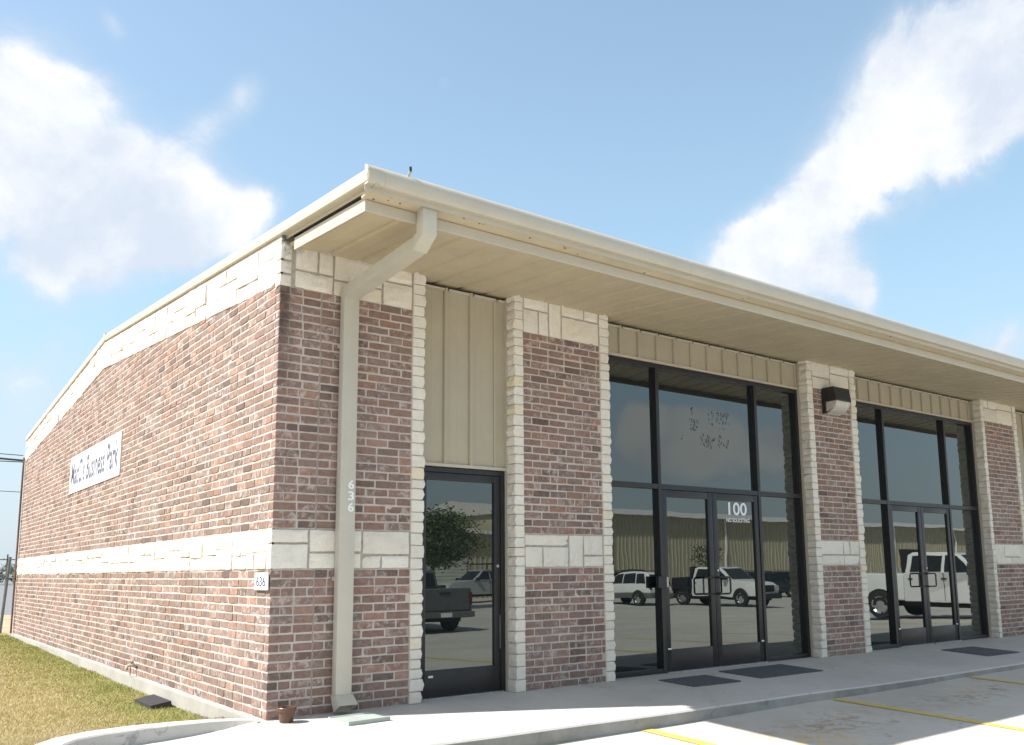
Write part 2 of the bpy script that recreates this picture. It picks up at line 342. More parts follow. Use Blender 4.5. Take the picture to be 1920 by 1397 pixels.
def copy_tree(o, parent=None):
    c = o.copy(); C.objects.link(c)
    if parent: c.parent = parent
    for ch in list(o.children): copy_tree(ch, c)
    return c
def text_mesh(body, width, height, mat, name, bold=0.0, space=1.0):
    cu = bpy.data.curves.new(name, 'FONT'); cu.body = body; cu.size = 1; cu.offset = bold; cu.space_character = space
    o = bpy.data.objects.new(name, cu); C.objects.link(o)
    dg = bpy.context.evaluated_depsgraph_get(); me = bpy.data.meshes.new_from_object(o.evaluated_get(dg))
    C.objects.unlink(o); bpy.data.objects.remove(o)
    co = np.array([v.co[:] for v in me.vertices]); mn, mx = co.min(0), co.max(0)
    out = np.zeros_like(co); out[:, 0] = (co[:, 0]-mn[0])/(mx[0]-mn[0])*width; out[:, 2] = (co[:, 1]-mn[1])/(mx[1]-mn[1])*height
    me.vertices.foreach_set('co', out.ravel().astype(np.float32)); me.materials.clear(); me.materials.append(mat); me.update(); me.name = name
    return me

# measured layout (metres): x along the front, y into the building, z up from the walk at the front wall
ZB, ZT, ZU, ZS = 1.219, 1.564, 3.685, 4.06
YF, YR_ = 14.70, 7.15                       # back end of the side wall, ridge
SL = 0.083
COURSE = 0.0762
P = dict(p1q=1.319, p1e=1.453, p2c=2.52, p2q=2.642, p2r=3.717, p2e=3.849, p3c=7.565, p3q=7.688, p3r=8.592, p3e=8.729, p4c=12.518, p4q=12.62, p4r=13.70, p4e=13.82, p5c=14.89, p5q=15.0, p5r=17.9)
X_END = 17.9
REV = 0.16                                  # depth of the reveals
def walk_z(x, y):
    e = -(0.018+0.0085*min(max(x, 0), 8)); z = e*min(max(-y, 0), 1.7)/1.66
    if x < 0.0: z -= 0.13*(1-math.exp(x/.28))*min(1.0, max(0.0, (y+1.7)/1.0))
    return z
def lot_z(x, y): return -0.15-0.035*min(max(-1.66-y, 0), 13.5)
roof_top = lambda y: 4.122+0.081*(y+1.703) if y < YR_ else 4.122+0.081*(2*YR_-y+1.703)

# ---------------------------------------------------------------- ground, lot, walk
def sheet(name, xs, ys, zf, mat, parent=None):
    b = MB(); nx = len(xs)
    b.v = [(x, y, zf(x, y)) for y in ys for x in xs]
    b.f = [(j*nx+i, j*nx+i+1, (j+1)*nx+i+1, (j+1)*nx+i) for j in range(len(ys)-1) for i in range(nx-1)]
    return b.obj(name, mat, parent)
ground = structure(sheet('ground', np.linspace(-1500, 1500, 7), np.linspace(-1500, 1500, 7), lambda x, y: -0.95, M['soil']))
lot = structure(sheet('parking_lot', [-60, -30, -1.3, 0, 20, 60, 110], [-75, -15.2, -12, -8, -5, -3, -1.60], lot_z, M['lot']))
# yellow stall lines, 9 ft apart
for i, x in enumerate([2.655, 5.36, 8.17, 11.0, 13.8, 16.6, 19.4, 22.2, 25.0]):
    ys = [-1.69, -3.2, -4.8, -6.9]; b = MB()
    for k in range(3):
        b.add([(x-.06, ys[k], lot_z(0, ys[k])+.004), (x+.06, ys[k], lot_z(0, ys[k])+.004), (x+.06, ys[k+1], lot_z(0, ys[k+1])+.004), (x-.06, ys[k+1], lot_z(0, ys[k+1])+.004)], [(0, 1, 2, 3)])
    b.obj('parking_line', M['yellow'], lot)
# walk slab with its kerb face to the lot
xs = [-1.45, -1.2, -.9, -.7, -.5, -.35, -.25, -.15, -.07, 0, .1, .6, 1.2, 2, 3, 4, 5, 6, 7, 8, 9.5, 12, 15, 18.5]
ye = [-1.66, -1.645, -1.2, -.8, -.4, 0, .3, .42]
b = MB(); nx = len(xs)
for y in ye:
    for x in xs: b.v.append((x, y+(0.012*math.sin(x*1.7)+0.01*math.sin(x*4.1) if y < -1.6 else 0), walk_z(x, y)-(0.014 if y == -1.66 else 0)))
b.f = [(j*nx+i, j*nx+i+1, (j+1)*nx+i+1, (j+1)*nx+i) for j in range(len(ye)-1) for i in range(nx-1)]
structure(b.obj('sidewalk', M['walk']))
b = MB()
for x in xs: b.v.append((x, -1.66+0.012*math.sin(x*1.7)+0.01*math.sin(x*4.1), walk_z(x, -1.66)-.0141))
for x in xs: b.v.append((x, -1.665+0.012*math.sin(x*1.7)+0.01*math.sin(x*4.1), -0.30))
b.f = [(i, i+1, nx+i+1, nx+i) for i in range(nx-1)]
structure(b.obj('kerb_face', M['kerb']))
# raised kerb that wraps the corner of the lawn
def kerb_path():
    pts = [(-0.02, 0.12), (-.16, 0.24), (-.35, .31), (-.6, .335), (-.9, .325), (-1.15, .29), (-1.34, .2), (-1.46, .03), (-1.52, -.2), (-1.55, -.6), (-1.56, -1.2), (-1.58, -1.6), (-1.7, -1.75), (-2.0, -1.82), (-3.5, -1.84), (-8, -1.85), (-30, -1.85)]
    return [Vector((x, y, 0)) for x, y in pts]
kp = kerb_path(); b = MB(); cs = []
for i, p in enumerate(kp):
    d = (kp[min(i+1, len(kp)-1)]-kp[max(i-1, 0)]).normalized(); nrm = Vector((d.y, -d.x, 0))    # towards the lawn
    top = 0.005-0.012*min(i, 6)/6 if i < 9 else -.007
    w = 0.02+0.2*min(1, i/4)
    pr = [(p-nrm*0.012, -.6), (p-nrm*0.0, top-.012), (p+nrm*0.015, top), (p+nrm*w, top-.004), (p+nrm*(w+.012), -.6)]
    cs.append([(q.x, q.y, z) for q, z in pr])
for c in cs: b.v += c
b.f = [(i*5+k, i*5+k+1, (i+1)*5+k+1, (i+1)*5+k) for i in range(len(cs)-1) for k in range(4)]
structure(b.obj('kerb', M['walk'], smooth=True))
def lawn_z(x, y):
    t = min(1, max(0, (y-0.35)/1.0)); zz = -0.05-0.095*t*t*(3-2*t)
    if y > 4: zz += 0.085*min(1, (y-4)/10)
    if x < -.5: zz += 0.02*min(1, (-.5-x))
    return zz+0.012*math.sin(x*3.1+y*.7)*math.sin(y*1.9)
def lawn_zz(x, y):
    z = lawn_z(x, y)
    return z
lx = [-30, -12, -6, -4, -3, -2.5]+[-2.2+0.2*i for i in range(12)]
ly = [0.42+0.22*i for i in range(12)]+[3.2+0.55*i for i in range(24)]+[17, 19]
structure(sheet('lawn', lx, ly, lawn_zz, M['lawnbase']))
fl = MB()
for (x_, ya, yb) in ((-1.62, -1.8, .05), (-1.45, .05, .30), (-1.0, .30, .42)):
    gx = [-30, -12, -6, -4, -3, -2.5, -2.2, -2.0, -1.8, x_]; gx = [g for g in gx if g <= x_]; gy = np.linspace(ya, yb, 6); o_ = len(fl.v); nx_ = len(gx)
    fl.v += [(x, y, lawn_zz(x, y)) for y in gy for x in gx]; fl.f += [(o_+j*nx_+i, o_+j*nx_+i+1, o_+(j+1)*nx_+i+1, o_+(j+1)*nx_+i) for j in range(5) for i in range(nx_-1)]
structure(fl.obj('lawn_corner', M['lawnbase']))
structure(sheet('lawn_behind', [0, 10, 40], [14.9, 17, 19], lambda x, y: -.062, M['soil']))
structure(sheet('dry_field', [-400, -100, -30, -5, 0, 10, 60, 200], [19, 23, 27], lambda x, y: -.07, M['soil']))
structure(sheet('far_road', [-400, -30, 0, 60, 200], [27, 60, 300, 900], lambda x, y: -.075, M['asphalt']))
# mown blades
N = 300000; rg = np.random.default_rng(3)
px_ = np.empty(N); py_ = np.empty(N)
u = rg.random(N); py_ = -0.3+15.3*u**1.9; px_ = -0.02-rg.random(N)*2.5
kx = np.array([[p.x, p.y] for p in kp]); dk = np.full(len(px_), 9.0)
for a_, c_2 in zip(kx[:-1], kx[1:]):
    e_ = c_2-a_; tt = np.clip(((px_-a_[0])*e_[0]+(py_-a_[1])*e_[1])/(e_@e_), 0, 1); dk = np.minimum(dk, np.hypot(px_-a_[0]-tt*e_[0], py_-a_[1]-tt*e_[1]))
keep = ~((px_ > -.06) & (py_ < .5)) & (dk > .195) & ~((py_ < .2) & (px_ > -1.55)) & ~((py_ < .3) & (px_ > -1.25)); px_, py_ = px_[keep], py_[keep]; n = len(px_)
pz_ = np.array([lawn_zz(a, c) for a, c in zip(px_, py_)])
ang = rg.random(n)*2*np.pi; hgt = 0.010+0.020*rg.random(n)+0.02*(rg.random(n) < .03); wd = (0.0014+0.0014*rg.random(n))*(1+0.16*np.maximum(py_, 0)); lean = 0.03*rg.standard_normal((n, 2))*0.7
vv = np.zeros((n, 3, 3)); dx = np.cos(ang)*wd; dy = np.sin(ang)*wd
vv[:, 0] = np.stack([px_-dx, py_-dy, pz_-.004], 1); vv[:, 1] = np.stack([px_+dx, py_+dy, pz_-.004], 1); vv[:, 2] = np.stack([px_+lean[:, 0], py_+lean[:, 1], pz_+hgt], 1)
me = bpy.data.meshes.new('grass'); me.vertices.add(3*n); me.vertices.foreach_set('co', vv.reshape(-1).astype(np.float32))
me.loops.add(3*n); me.loops.foreach_set('vertex_index', np.arange(3*n, dtype=np.int32)); me.polygons.add(n); me.polygons.foreach_set('loop_start', np.arange(0, 3*n, 3, dtype=np.int32)); me.polygons.foreach_set('loop_total', np.full(n, 3, dtype=np.int32))
me.materials.append(M['blade']); me.update(calc_edges=True)
structure(link('grass', me), 'stuff')

# ---------------------------------------------------------------- the office building
bld = thing('office_building', 'single storey office building with brick walls, pale limestone bands and a deep beige eave', 'building', (0, 0, 0))
core_side = MB()
pr = [(0.10, -.3), (YF, -.3), (YF, roof_top(YF)-.112), (YR_, roof_top(YR_)-.112), (0.10, roof_top(0.1)-.112)]
core_side.prism(pr, lambda p, t: (t, p[0], p[1]), 0.0045, 0.30)
side_wall = core_side.obj('side_wall', M['mortar'], bld)
pillars = []
for (xa, xb, ea, eb) in [(0.0, P['p1e'], 0, 1), (P['p2c'], P['p2e'], 1, 1), (P['p3c'], P['p3e'], 1, 1), (P['p4c'], P['p4e'], 1, 1), (P['p5c'], P['p5r'], 1, 0)]:
    x0 = xa+(.035 if ea else 0.0048); x1 = xb-(.035 if eb else 0)
    pillars.append(MB().box(x0, x1, 0.0045, 0.34, -.3, 4.16).obj('pillar', M['mortar'], bld))
MB().box(.25, X_END, .40, .50, -.3, 4.3).obj('backing_wall', M['dark'], bld)
MB().box(0.012, X_END, YF+.002, YF+.12, -.3, roof_top(YF)-.09).obj('rear_wall', M['beige'], bld)
MB().box(X_END+.002, X_END+.1, .0, YF, -.3, 4.1).obj('end_wall', M['beige'], bld)
b = MB(); b.box(-0.055, 0.3, 0.03, YF+.06, -.5, -0.006); b.obj('foundation', M['found'], bld)

# bricks: eight tumbled shapes, face outward along -y, length along x
def brick_template(seed):
    q = random.Random(seed); j = lambda a: q.uniform(-a, a)
    ox = [-.5, -.17, .17, .5]; ring = []
    for x in ox: ring.append([x+j(.008), .5+j(.03)])
    for x in reversed(ox): ring.append([x+j(.008), -.5+j(.03)])
    for k in (0, 3, 4, 7):
        if q.random() < .45: ring[k][0] *= 1-q.uniform(.005, .022); ring[k][1] *= 1-q.uniform(.02, .10)
    fr = [(x*0.978, j(.0018), z*0.90) for x, z in ring]; mid = [(x, .0045+j(.001), z) for x, z in ring]; bk = [(x, .085, z) for x, z in ring]
    v = fr+mid+bk; f = [(0, 1, 6, 7), (1, 2, 5, 6), (2, 3, 4, 5)]
    for a in (0, 8):
        for i in range(8): f.append((a+i, a+8+i, a+8+(i+1) % 8, a+(i+1) % 8))
    return v, f
TPL = [brick_template(100+i) for i in range(8)]
TPL_ME = []
for v, f in TPL:
    mb = MB(); mb.add(v, f); TPL_ME.append(mb.mesh('brick', M['brick']))
BR = []        # (wall parent, matrix, template, screen size)
def put_brick(parent, side, s0, s1, zc, h):
    L = s1-s0
    if L < .03: return
    sc = (s0+s1)/2; prow = rnd.uniform(-.0025, .003); tilt = rnd.gauss(0, .006); yaw = rnd.gauss(0, .006)
    if side: m = Matrix.Translation((prow, sc, zc)) @ Matrix.Rotation(-math.pi/2+yaw, 4, 'Z')
    else: m = Matrix.Translation((sc, prow, zc)) @ Matrix.Rotation(yaw, 4, 'Z')
    m = m @ Matrix.Rotation(tilt, 4, 'Y') @ Matrix.Diagonal((L, 1, h, 1))
    c = m.translation; pa = project(c); e = project(m @ Vector((.5, 0, .5))); e2 = project(m @ Vector((-.5, 0, -.5)))
    vis = 0 < pa[0] < W_PX and 0 < pa[1] < H_PX
    if not side and zc > ZS-.02: vis = False
    if not side and .545 < s0 and s1 < .72: vis = False
    BR.append((parent, m, rnd.randrange(8), abs(e[0]-e2[0])*abs(e[1]-e2[1]) if vis else 0))
BH = 0.0628
def rows(z0, z1):
    k = 0; out = []
    while z0+k*COURSE < z1-.03: out.append((k, z0+k*COURSE+COURSE/2)); k += 1
    return out
def lay(parent, side, s0, s1, k, zc, gaps=()):
    """one course from s0 to s1 in running bond with ragged lengths, broken at movement joints"""
    pitch = 0.229; segs = []; a = s0
    for g in gaps:
        if s0 < g < s1: segs.append((a, g-.007)); a = g+.007
    segs.append((a, s1))
    for (u0, u1) in segs:
        x = u0; first = True
        while x < u1-.004:
            L = pitch-.0135+rnd.uniform(-.007, .007)
            if first: L = (pitch*(.5 if k % 2 else 1.0))-.0135+rnd.uniform(-.012, .012)
            if rnd.random() < .025: L = .10
            first = False
            e = min(x+L, u1)
            if u1-e < .035: e = u1
            put_brick(parent, side, x, e, zc, BH+rnd.uniform(-.003, .002)); x = e+.0135+rnd.uniform(-.002, .003)
CJF, CJS = [0.388], [4.82, 9.9]
for (par, xa, xb, left) in [(pillars[0], 0.0, P['p1q'], True), (pillars[1], P['p2q'], P['p2r'], False), (pillars[2], P['p3q'], P['p3r'], False), (pillars[3], P['p4q'], P['p4r'], False), (pillars[4], P['p5q'], P['p5r'], False)]:
    for z0, z1 in ((0.0, ZB), (ZT, ZU)):
        for k, zc in rows(z0, z1):
            a = xa+.004 if not left else (0.0 if k % 2 == 0 else 0.0965)
            lay(par, False, a, xb-.004, k, zc, CJF if left else ())
band_bot = lambda y: (3.70+SL*y) if y < YR_ else 3.70+SL*(2*YR_-y)
for z0, z1 in ((0.0, ZB), (ZT, band_bot(YR_))):
    for k, zc in rows(z0, z1):
        ymax = YF; ymin = 0.0
        if z0 > 1 and zc-.03 > band_bot(0):
            ymin = (zc-.03-3.70)/SL; ymax = 2*YR_-ymin
        if ymax-ymin < .1: continue
        if ymin <= 0: ymin = 0.0965 if k % 2 == 0 else 0.0
        lay(side_wall, True, ymin, ymax-.002, k, zc, CJS)
BR.sort(key=lambda t: -t[3])
for par, m, ti, s in BR[:300]:
    o = link('brick', TPL_ME[ti], par); o.matrix_local = m
nb = MB()
VV, FF, off = [], [], 0
tv = [np.array(v) for v, f in TPL]
for par, m, ti, s in BR[300:]:
    A = np.array(m); VV.append(tv[ti] @ A[:3, :3].T+A[:3, 3]); FF += [tuple(i+off for i in f) for f in TPL[ti][1]]; off += 24
nb.v = [tuple(p) for p in np.concatenate(VV)]; nb.f = FF
structure(nb.obj('brickwork', M['brick'], bld), 'stuff')
# movement joints
MB().box(CJF[0]-.005, CJF[0]+.005, .002, .02, 0, ZU).obj('sealant_joint', M['joint'], pillars[0])
for y in CJS: MB().box(.002, .02, y-.005, y+.005, 0.0, band_bot(y)).obj('sealant_joint', M['joint'], side_wall)

# limestone: each stone its own rough mesh, face outward
def stone_mesh(side, s0, s1, z0, z1, proud, depth, slope=0.0, sref=0.0, rough=.008, nx=5, nz=4, edge=.007):
    q = rnd; vs = []; seed = q.uniform(0, 100)
    def P3(s, n, z):
        zz = z+slope*(s-sref); return (-n, s, zz) if side else (s, -n, zz)
    grid = []
    for j in range(nz+1):
        for i in range(nx+1):
            a, c = i/nx, j/nz; s = s0+(s1-s0)*a; z = z0+(z1-z0)*c; on = i in (0, nx) or j in (0, nz)
            w = noise.noise(Vector((s*6+seed, z*6, 1.7)))*rough*1.4+q.uniform(-1, 1)*rough*.45
            if on: s += q.uniform(-edge, edge) if i not in (0, nx) else (edge+q.uniform(0, edge))*(1 if i == 0 else -1)*.6; z += (0 if j not in (0, nz) else (edge+q.uniform(0, edge))*(1 if j == 0 else -1)*.6)
            grid.append(P3(s, proud+w-(.008 if on else 0), z))
    f = [(j*(nx+1)+i, j*(nx+1)+i+1, (j+1)*(nx+1)+i+1, (j+1)*(nx+1)+i) for j in range(nz) for i in range(nx)]
    loop = [(i, 0) for i in range(nx+1)]+[(nx, j) for j in range(1, nz+1)]+[(i, nz) for i in range(nx-1, -1, -1)]+[(0, j) for j in range(nz-1, 0, -1)]
    nb_ = len(grid); back = []
    for (i, j) in loop: back.append(P3(s0+(s1-s0)*i/nx, proud-depth, z0+(z1-z0)*j/nz))
    ids = [j*(nx+1)+i for i, j in loop]; n = len(loop)
    for k in range(n): f.append((ids[k], nb_+k, nb_+(k+1) % n, ids[(k+1) % n]))
    mb = MB(); mb.add(grid+back, f); return mb.mesh('stone', M['stone'])
def band(parent, side, s0, s1, z0, h, proud, slope=0.0, sref=0.0, depth=.09):
    x = s0; g = .008; last = -1
    while x < s1-.01:
        kind = rnd.choice([k for k in (0, 1, 1, 2, 3) if k != last or k == 1]); last = kind
        w = {0: rnd.uniform(.16, .34), 1: rnd.uniform(.3, .62), 2: rnd.uniform(.34, .6), 3: rnd.uniform(.34, .6)}[kind]
        e = min(x+w, s1)
        if s1-e < .14: e = s1
        q = rnd.choice([.36, .42, .58, .64]) if kind else 1
        sm = lambda a, c, d, f_: link('stone', stone_mesh(side, a, c, z0+h*d+g/2, z0+h*f_-g/2, proud+rnd.uniform(-.005, .006), depth, slope, sref), parent)
        if kind == 0 or e-x < .2: sm(x, e-g, 0, 1)
        elif kind == 1: sm(x, e-g, 0, q); sm(x, e-g, q, 1)
        elif kind == 2: mid = x+(e-x)*rnd.choice([.4, .6]); sm(x, e-g, 0, q); sm(x, mid-g, q, 1); sm(mid, e-g, q, 1)
        else: mid = x+(e-x)*rnd.choice([.4, .6]); sm(x, mid-g, 0, q); sm(mid, e-g, 0, q); sm(x, e-g, q, 1)
        x = e
PD = .014
for par, xa, xb in [(pillars[0], -PD, P['p1q']), (pillars[1], P['p2q'], P['p2r']), (pillars[2], P['p3q'], P['p3r']), (pillars[3], P['p4q'], P['p4r']), (pillars[4], P['p5q'], P['p5r'])]:
    band(par, False, xa+.003, xb-.003, ZB, ZT-ZB, PD)
    band(par, False, .128 if xa < 0 else xa+.003, xb-.003, ZU, 4.10-ZU, PD)
for za, zb in ((3.688, 3.80), (3.806, 3.925), (3.931, 4.10)):
    link('stone', stone_mesh(False, -PD, .098, za, zb-.004, PD, .095, nx=3), pillars[0])
band(side_wall, True, .092, YF, ZB, ZT-ZB, PD)
band(side_wall, True, .092, YR_, 3.70+SL*.09, .425, PD, SL, .09)
band(side_wall, True, YR_, YF, 3.70+SL*(YR_), .425, PD, -SL, YR_)
for par, xa, xb in [(pillars[0], 0.0, P['p1q']), (pillars[1], P['p2q'], P['p2r']), (pillars[2], P['p3q'], P['p3r']), (pillars[3], P['p4q'], P['p4r']), (pillars[4], P['p5q'], P['p5r'])]:
    MB().box(xa, xb, .001, .02, ZB+.002, ZT-.002).obj('stone_bed', M['bed'], par); MB().box(xa, xb, .001, .02, ZU+.002, 4.10).obj('stone_bed', M['bed'], par)
MB().box(.001, .02, .001, YF-.01, ZB+.002, ZT-.002).obj('stone_bed', M['bed'], side_wall); b = MB()
for ya, yb in ((.001, YR_), (YR_, YF-.01)):
    b.prism([(ya, band_bot(ya)+.004), (yb, band_bot(yb)+.004), (yb, band_bot(yb)+.42), (ya, band_bot(ya)+.42)], lambda p, t: (t, p[0], p[1]), .001, .02)
b.obj('stone_bed', M['bed'], side_wall)
# jamb stones stacked up the edges of every opening
def jambs(par, xo, xi):
    """xo: the edge at the opening, xi: where brick starts"""
    z = 0.0; outw = 1 if xo > xi else -1
    while z < 4.09:
        h = rnd.uniform(.085, .125); z1 = min(z+h, 4.10); bmax = rnd.uniform(.0, .014)
        if 4.10-z1 < .05: z1 = 4.10
        q = rnd.uniform(-.012, .008); xe = xo+outw*q; xa, xb = sorted((xi+outw*.003, xe))
        mb = MB(); y0 = -.016+rnd.uniform(-.004, .004); y1 = .118; c = .007
        nseg = 3; ring = []
        # rough block: jittered grid shell (rings along y)
        ys_ = [y0, y0+c, (y0+y1)/2, y1]
        for yi, yy in enumerate(ys_):
            ins = c if yi == 0 else 0
            za, zb2 = z+.003+ins, z1-.003-ins
            pts = [(xa+ins, za), ((xa+xb)/2, za), (xb-ins, za), (xb-ins, (za+zb2)/2), (xb-ins, zb2), ((xa+xb)/2, zb2), (xa+ins, zb2), (xa+ins, (za+zb2)/2)]
            for (x, zz) in pts:
                edge = abs(x-xe) < .012
                j = .005 if edge else .0015
                bul = (bmax if abs(zz-(za+zb2)/2) < .001 else -rnd.uniform(0, .008)) if edge else 0
                ring.append((x+rnd.uniform(-j, j)+outw*bul, yy+rnd.uniform(-.002, .002), zz+rnd.uniform(-.0015, .0015)))
        f = [(0, 1, 3, 7), (1, 2, 3), (7, 3, 5, 6), (3, 4, 5)]
        f = [(7, 6, 5, 4, 3, 2, 1, 0)]
        for a in range(3):
            for i in range(8): f.append((a*8+i, a*8+(i+1) % 8, (a+1)*8+(i+1) % 8, (a+1)*8+i))
        f.append(tuple(range(24, 32)))
        mb.add(ring, f); link('jamb_stone', mb.mesh('jamb_stone', M['stone']), par); z = z1
jambs(pillars[0], P['p1e'], P['p1q'])
jambs(pillars[1], P['p2c'], P['p2q']); jambs(pillars[1], P['p2e'], P['p2r'])
jambs(pillars[2], P['p3c'], P['p3q']); jambs(pillars[2], P['p3e'], P['p3r'])
jambs(pillars[3], P['p4c'], P['p4q']); jambs(pillars[3], P['p4e'], P['p4r'])
jambs(pillars[4], P['p5c'], P['p5q'])

# wall panels over the openings: ribbed steel, 12 inch cover
PW = 0.305
def panel_profile(w): return [(0, .0), (0, -.022), (.008, -.034), (.034, -.034), (.046, -.004), (.16, -.004), (.165, -.002), (.17, -.004), (w-.0005, -.004), (w-.0005, .02), (0, .02)]
pm = {}
def wall_panels(x0, x1, zlo, parent):
    x = x0
    while x < x1-.02:
        w = min(PW, x1-x)
        key = (round(w, 3), zlo)
        if key not in pm:
            mb = MB(); mb.prism(panel_profile(w) if w > .2 else [(0, .0), (0, -.016), (.006, -.022), (.026, -.022), (.034, -.004), (w-.002, -.004), (w-.002, .02), (0, .02)], lambda p, t: (p[0], p[1], t), zlo, 4.043); pm[key] = mb.mesh('wall_panel', M['panel'])
            cp = MB(); cp.box(.050, max(.06, w-.006), -.040, -.005, 4.012, 4.034); pm[key+('c',)] = cp.mesh('panel_cap', M['beige'])
        o = link('wall_panel', pm[key], parent); o.location = (x, REV+.004, 0)
        o2 = link('panel_cap', pm[key+('c',)], parent); o2.location = (x, REV+.004, 0)
        x += PW
ZH1, ZH2, ZTR = 2.245, 3.70, 2.20
openings = [('door', P['p1e'], P['p2c'], ZH1), ('store', P['p2e'], P['p3c'], ZH2), ('store', P['p3e'], P['p4c'], ZH2), ('door', P['p4e'], P['p5c'], ZH1)]
for kind, xa, xb, zh in openings:
    wall_panels(xa+.004, xb-.004, zh, bld)
    b = MB(); b.box(xa+.002, xb-.002, REV-.028, REV-.003, zh-.032, zh-.002); b.box(xa+.002, xb-.002, REV-.003, REV+.07, zh-.012, zh-.003); b.obj('head_trim', M['beige'], bld)
    for xx in (xa, xb):
        b = MB(); s = 1 if xx == xa else -1; b.box(*sorted((xx-s*.02, xx+s*.006)), .121, REV+.006, 0.0, 4.05); b.obj('jamb_trim', M['beige'], bld)

# glazing
YG = 0.215
def sticker(x, z, w, h, par, y=REV-.0035): MB().box(x, x+w, y, y+.002, z, z+h).obj('sticker', M['vinyl'], par)
def pane(x0, x1, z0, z1, par):
    cx, cz = (x0+x1)/2, (z0+z1)/2; o = MB().box(x0-cx, x1-cx, 0, .012, z0-cz, z1-cz).obj('pane', M['glass'], par)
    o.location = (cx, YG, cz); o.rotation_euler = (rnd.uniform(-.0016, .0016), 0, rnd.uniform(-.0025, .0025))
def bar(name, x0, x1, z0, z1, par, y0=REV, y1=.29, m='frame'): MB().box(x0, x1, y0, y1, z0, z1, bev=.003).obj(name, M[m], par)
def leaf(x0, x1, z0, z1, par, st=.085, top=.085, botr=.245):
    y0, y1 = REV+.008, REV+.055
    b = MB(); b.box(x0, x0+st, y0, y1, z0, z1, bev=.003); b.box(x1-st, x1, y0, y1, z0, z1, bev=.003); b.box(x0+st-.001, x1-st+.001, y0+.0015, y1-.001, z1-top, z1-.001, bev=.002); b.box(x0+st-.001, x1-st+.001, y0+.0015, y1-.001, z0+.001, z0+botr, bev=.002)
    o = b.obj('door_leaf', M['frame'], par, smooth=True)
    MB().box(x0+st-.006, x1-st+.006, y0+.022, y0+.03, z0+botr-.006, z1-top+.006).obj('door_glass', M['glass'], par)
    return o
def pull(xs, dirn, z0, z1, par):
    """bow handle standing off the stile"""
    x2 = xs+dirn*.19; y = REV-.045
    pts = [(xs, REV+.01, z1), (xs, y+.012, z1), (xs+dirn*.012, y, z1), (x2-dirn*.02, y, z1), (x2, y, z1-.02), (x2, y, z0+.02), (x2-dirn*.02, y, z0), (xs+dirn*.012, y, z0), (xs, y+.012, z0), (xs, REV+.01, z0)]
    MB().tube(pts, .0115, 8).obj('pull_handle', M['black'], par, smooth=True)
def lock(x, z, par):
    b = MB(); n = 12; b.v = [(x+.016*math.cos(2*math.pi*k/n), yy, z+.016*math.sin(2*math.pi*k/n)) for yy in (REV+.008, REV-.004) for k in range(n)]
    b.f = [(k, (k+1) % n, n+(k+1) % n, n+k) for k in range(n)]+[tuple(range(n, 2*n))]; b.obj('lock_cylinder', M['rim'], par)
def storefront(xa, xb):
    par = bpy.data.objects.new('storefront', None); C.objects.link(par); par.parent = bld
    cx = (xa+xb)/2; ml, mr = cx-.925, cx+.925; zt = ZH2-.035
    bar('jamb', xa+.006, xa+.056, 0.012, zt, par); bar('jamb', xb-.056, xb-.006, 0.012, zt, par)
    bar('mullion', ml-.026, ml+.026, 0.0, zt-.051, par, REV-.002); bar('mullion', mr-.026, mr+.026, 0.0, zt-.051, par, REV-.002)
    bar('head', xa+.057, xb-.057, zt-.05, zt-.001, par)
    for a, c in ((xa+.057, ml-.027), (ml+.027, mr-.027), (mr+.027, xb-.057)):
        bar('transom', a, c, ZTR-.06, ZTR, par, REV+.002)
        pane(a-.01, c+.01, ZTR-.005, zt-.045, par)
    for a, c in ((xa+.057, ml-.027), (mr+.027, xb-.057)):
        bar('sill', a, c, 0.004, .055, par, REV+.002); pane(a-.01, c+.01, .05, ZTR-.055, par)
    leaf(ml+.030, cx-.003, .014, ZTR-.065, par); leaf(cx+.003, mr-.030, .014, ZTR-.065, par)
    MB().box(ml+.02, mr-.02, REV-.03, .30, -.001, .012).obj('threshold', M['rim'], par)
    pull(cx-.085, -1, .885, 1.085, par); pull(cx+.03, 1, .885, 1.085, par)
    lock(cx+.05, 1.17, par)
    sticker(ml+.05, .262, .055, .018, par); sticker(mr-.10, .262, .05, .018, par)
    return par, cx, ml, mr
sf1, cx1, ml1, mr1 = storefront(P['p2e'], P['p3c'])
sf2, cx2, ml2, mr2 = storefront(P['p3e'], P['p4c'])
# suite number and notice on the right-hand door glass of the first pair
o = link('lettering', text_mesh('100', .36, .165, M['vinyl'], 'lettering', bold=0.018), sf1); o.location = (6.03, REV+.027, 1.868)
o = link('lettering', text_mesh('NO SOLICITING', .45, .052, M['vinyl'], 'lettering', bold=.022), sf1); o.location = (5.985, REV+.027, 1.778)
# dark flecks of glue where old letters were scraped off the big pane
b = MB(); q = random.Random(5)
for (cx_, cz_, w_, h_, n_) in [(5.47, 2.985, .09, .07, 46), (5.80, 3.11, .05, .09, 26), (5.97, 3.12, .07, .08, 34), (6.10, 3.12, .05, .08, 22), (5.97, 2.99, .09, .012, 8), (5.44, 3.14, .015, .08, 10), (5.66, 2.80, .07, .08, 34), (5.80, 2.80, .07, .09, 34), (5.97, 2.82, .06, .08, 22), (6.12, 2.79, .05, .05, 10), (5.22, 2.81, .05, .06, 6)]:
    for _ in range(int(n_*.6)):
        x = cx_+q.uniform(-1, 1)*w_; z = cz_+q.uniform(-1, 1)*h_; w, h = q.uniform(.003, .013), q.uniform(.005, .026); k = q.randint(4, 6); s = q.uniform(-.5, .5)
        pts = [(x+w*math.cos(6.283*i/k)*q.uniform(.6, 1.2)+s*h*math.sin(6.283*i/k), YG-.002, z+h*math.sin(6.283*i/k)*q.uniform(.6, 1.2)) for i in range(k)]
        b.add(pts, [tuple(range(k))])
o = b.obj('glue_residue', M['residue'], sf1); o['kind'] = 'stuff'
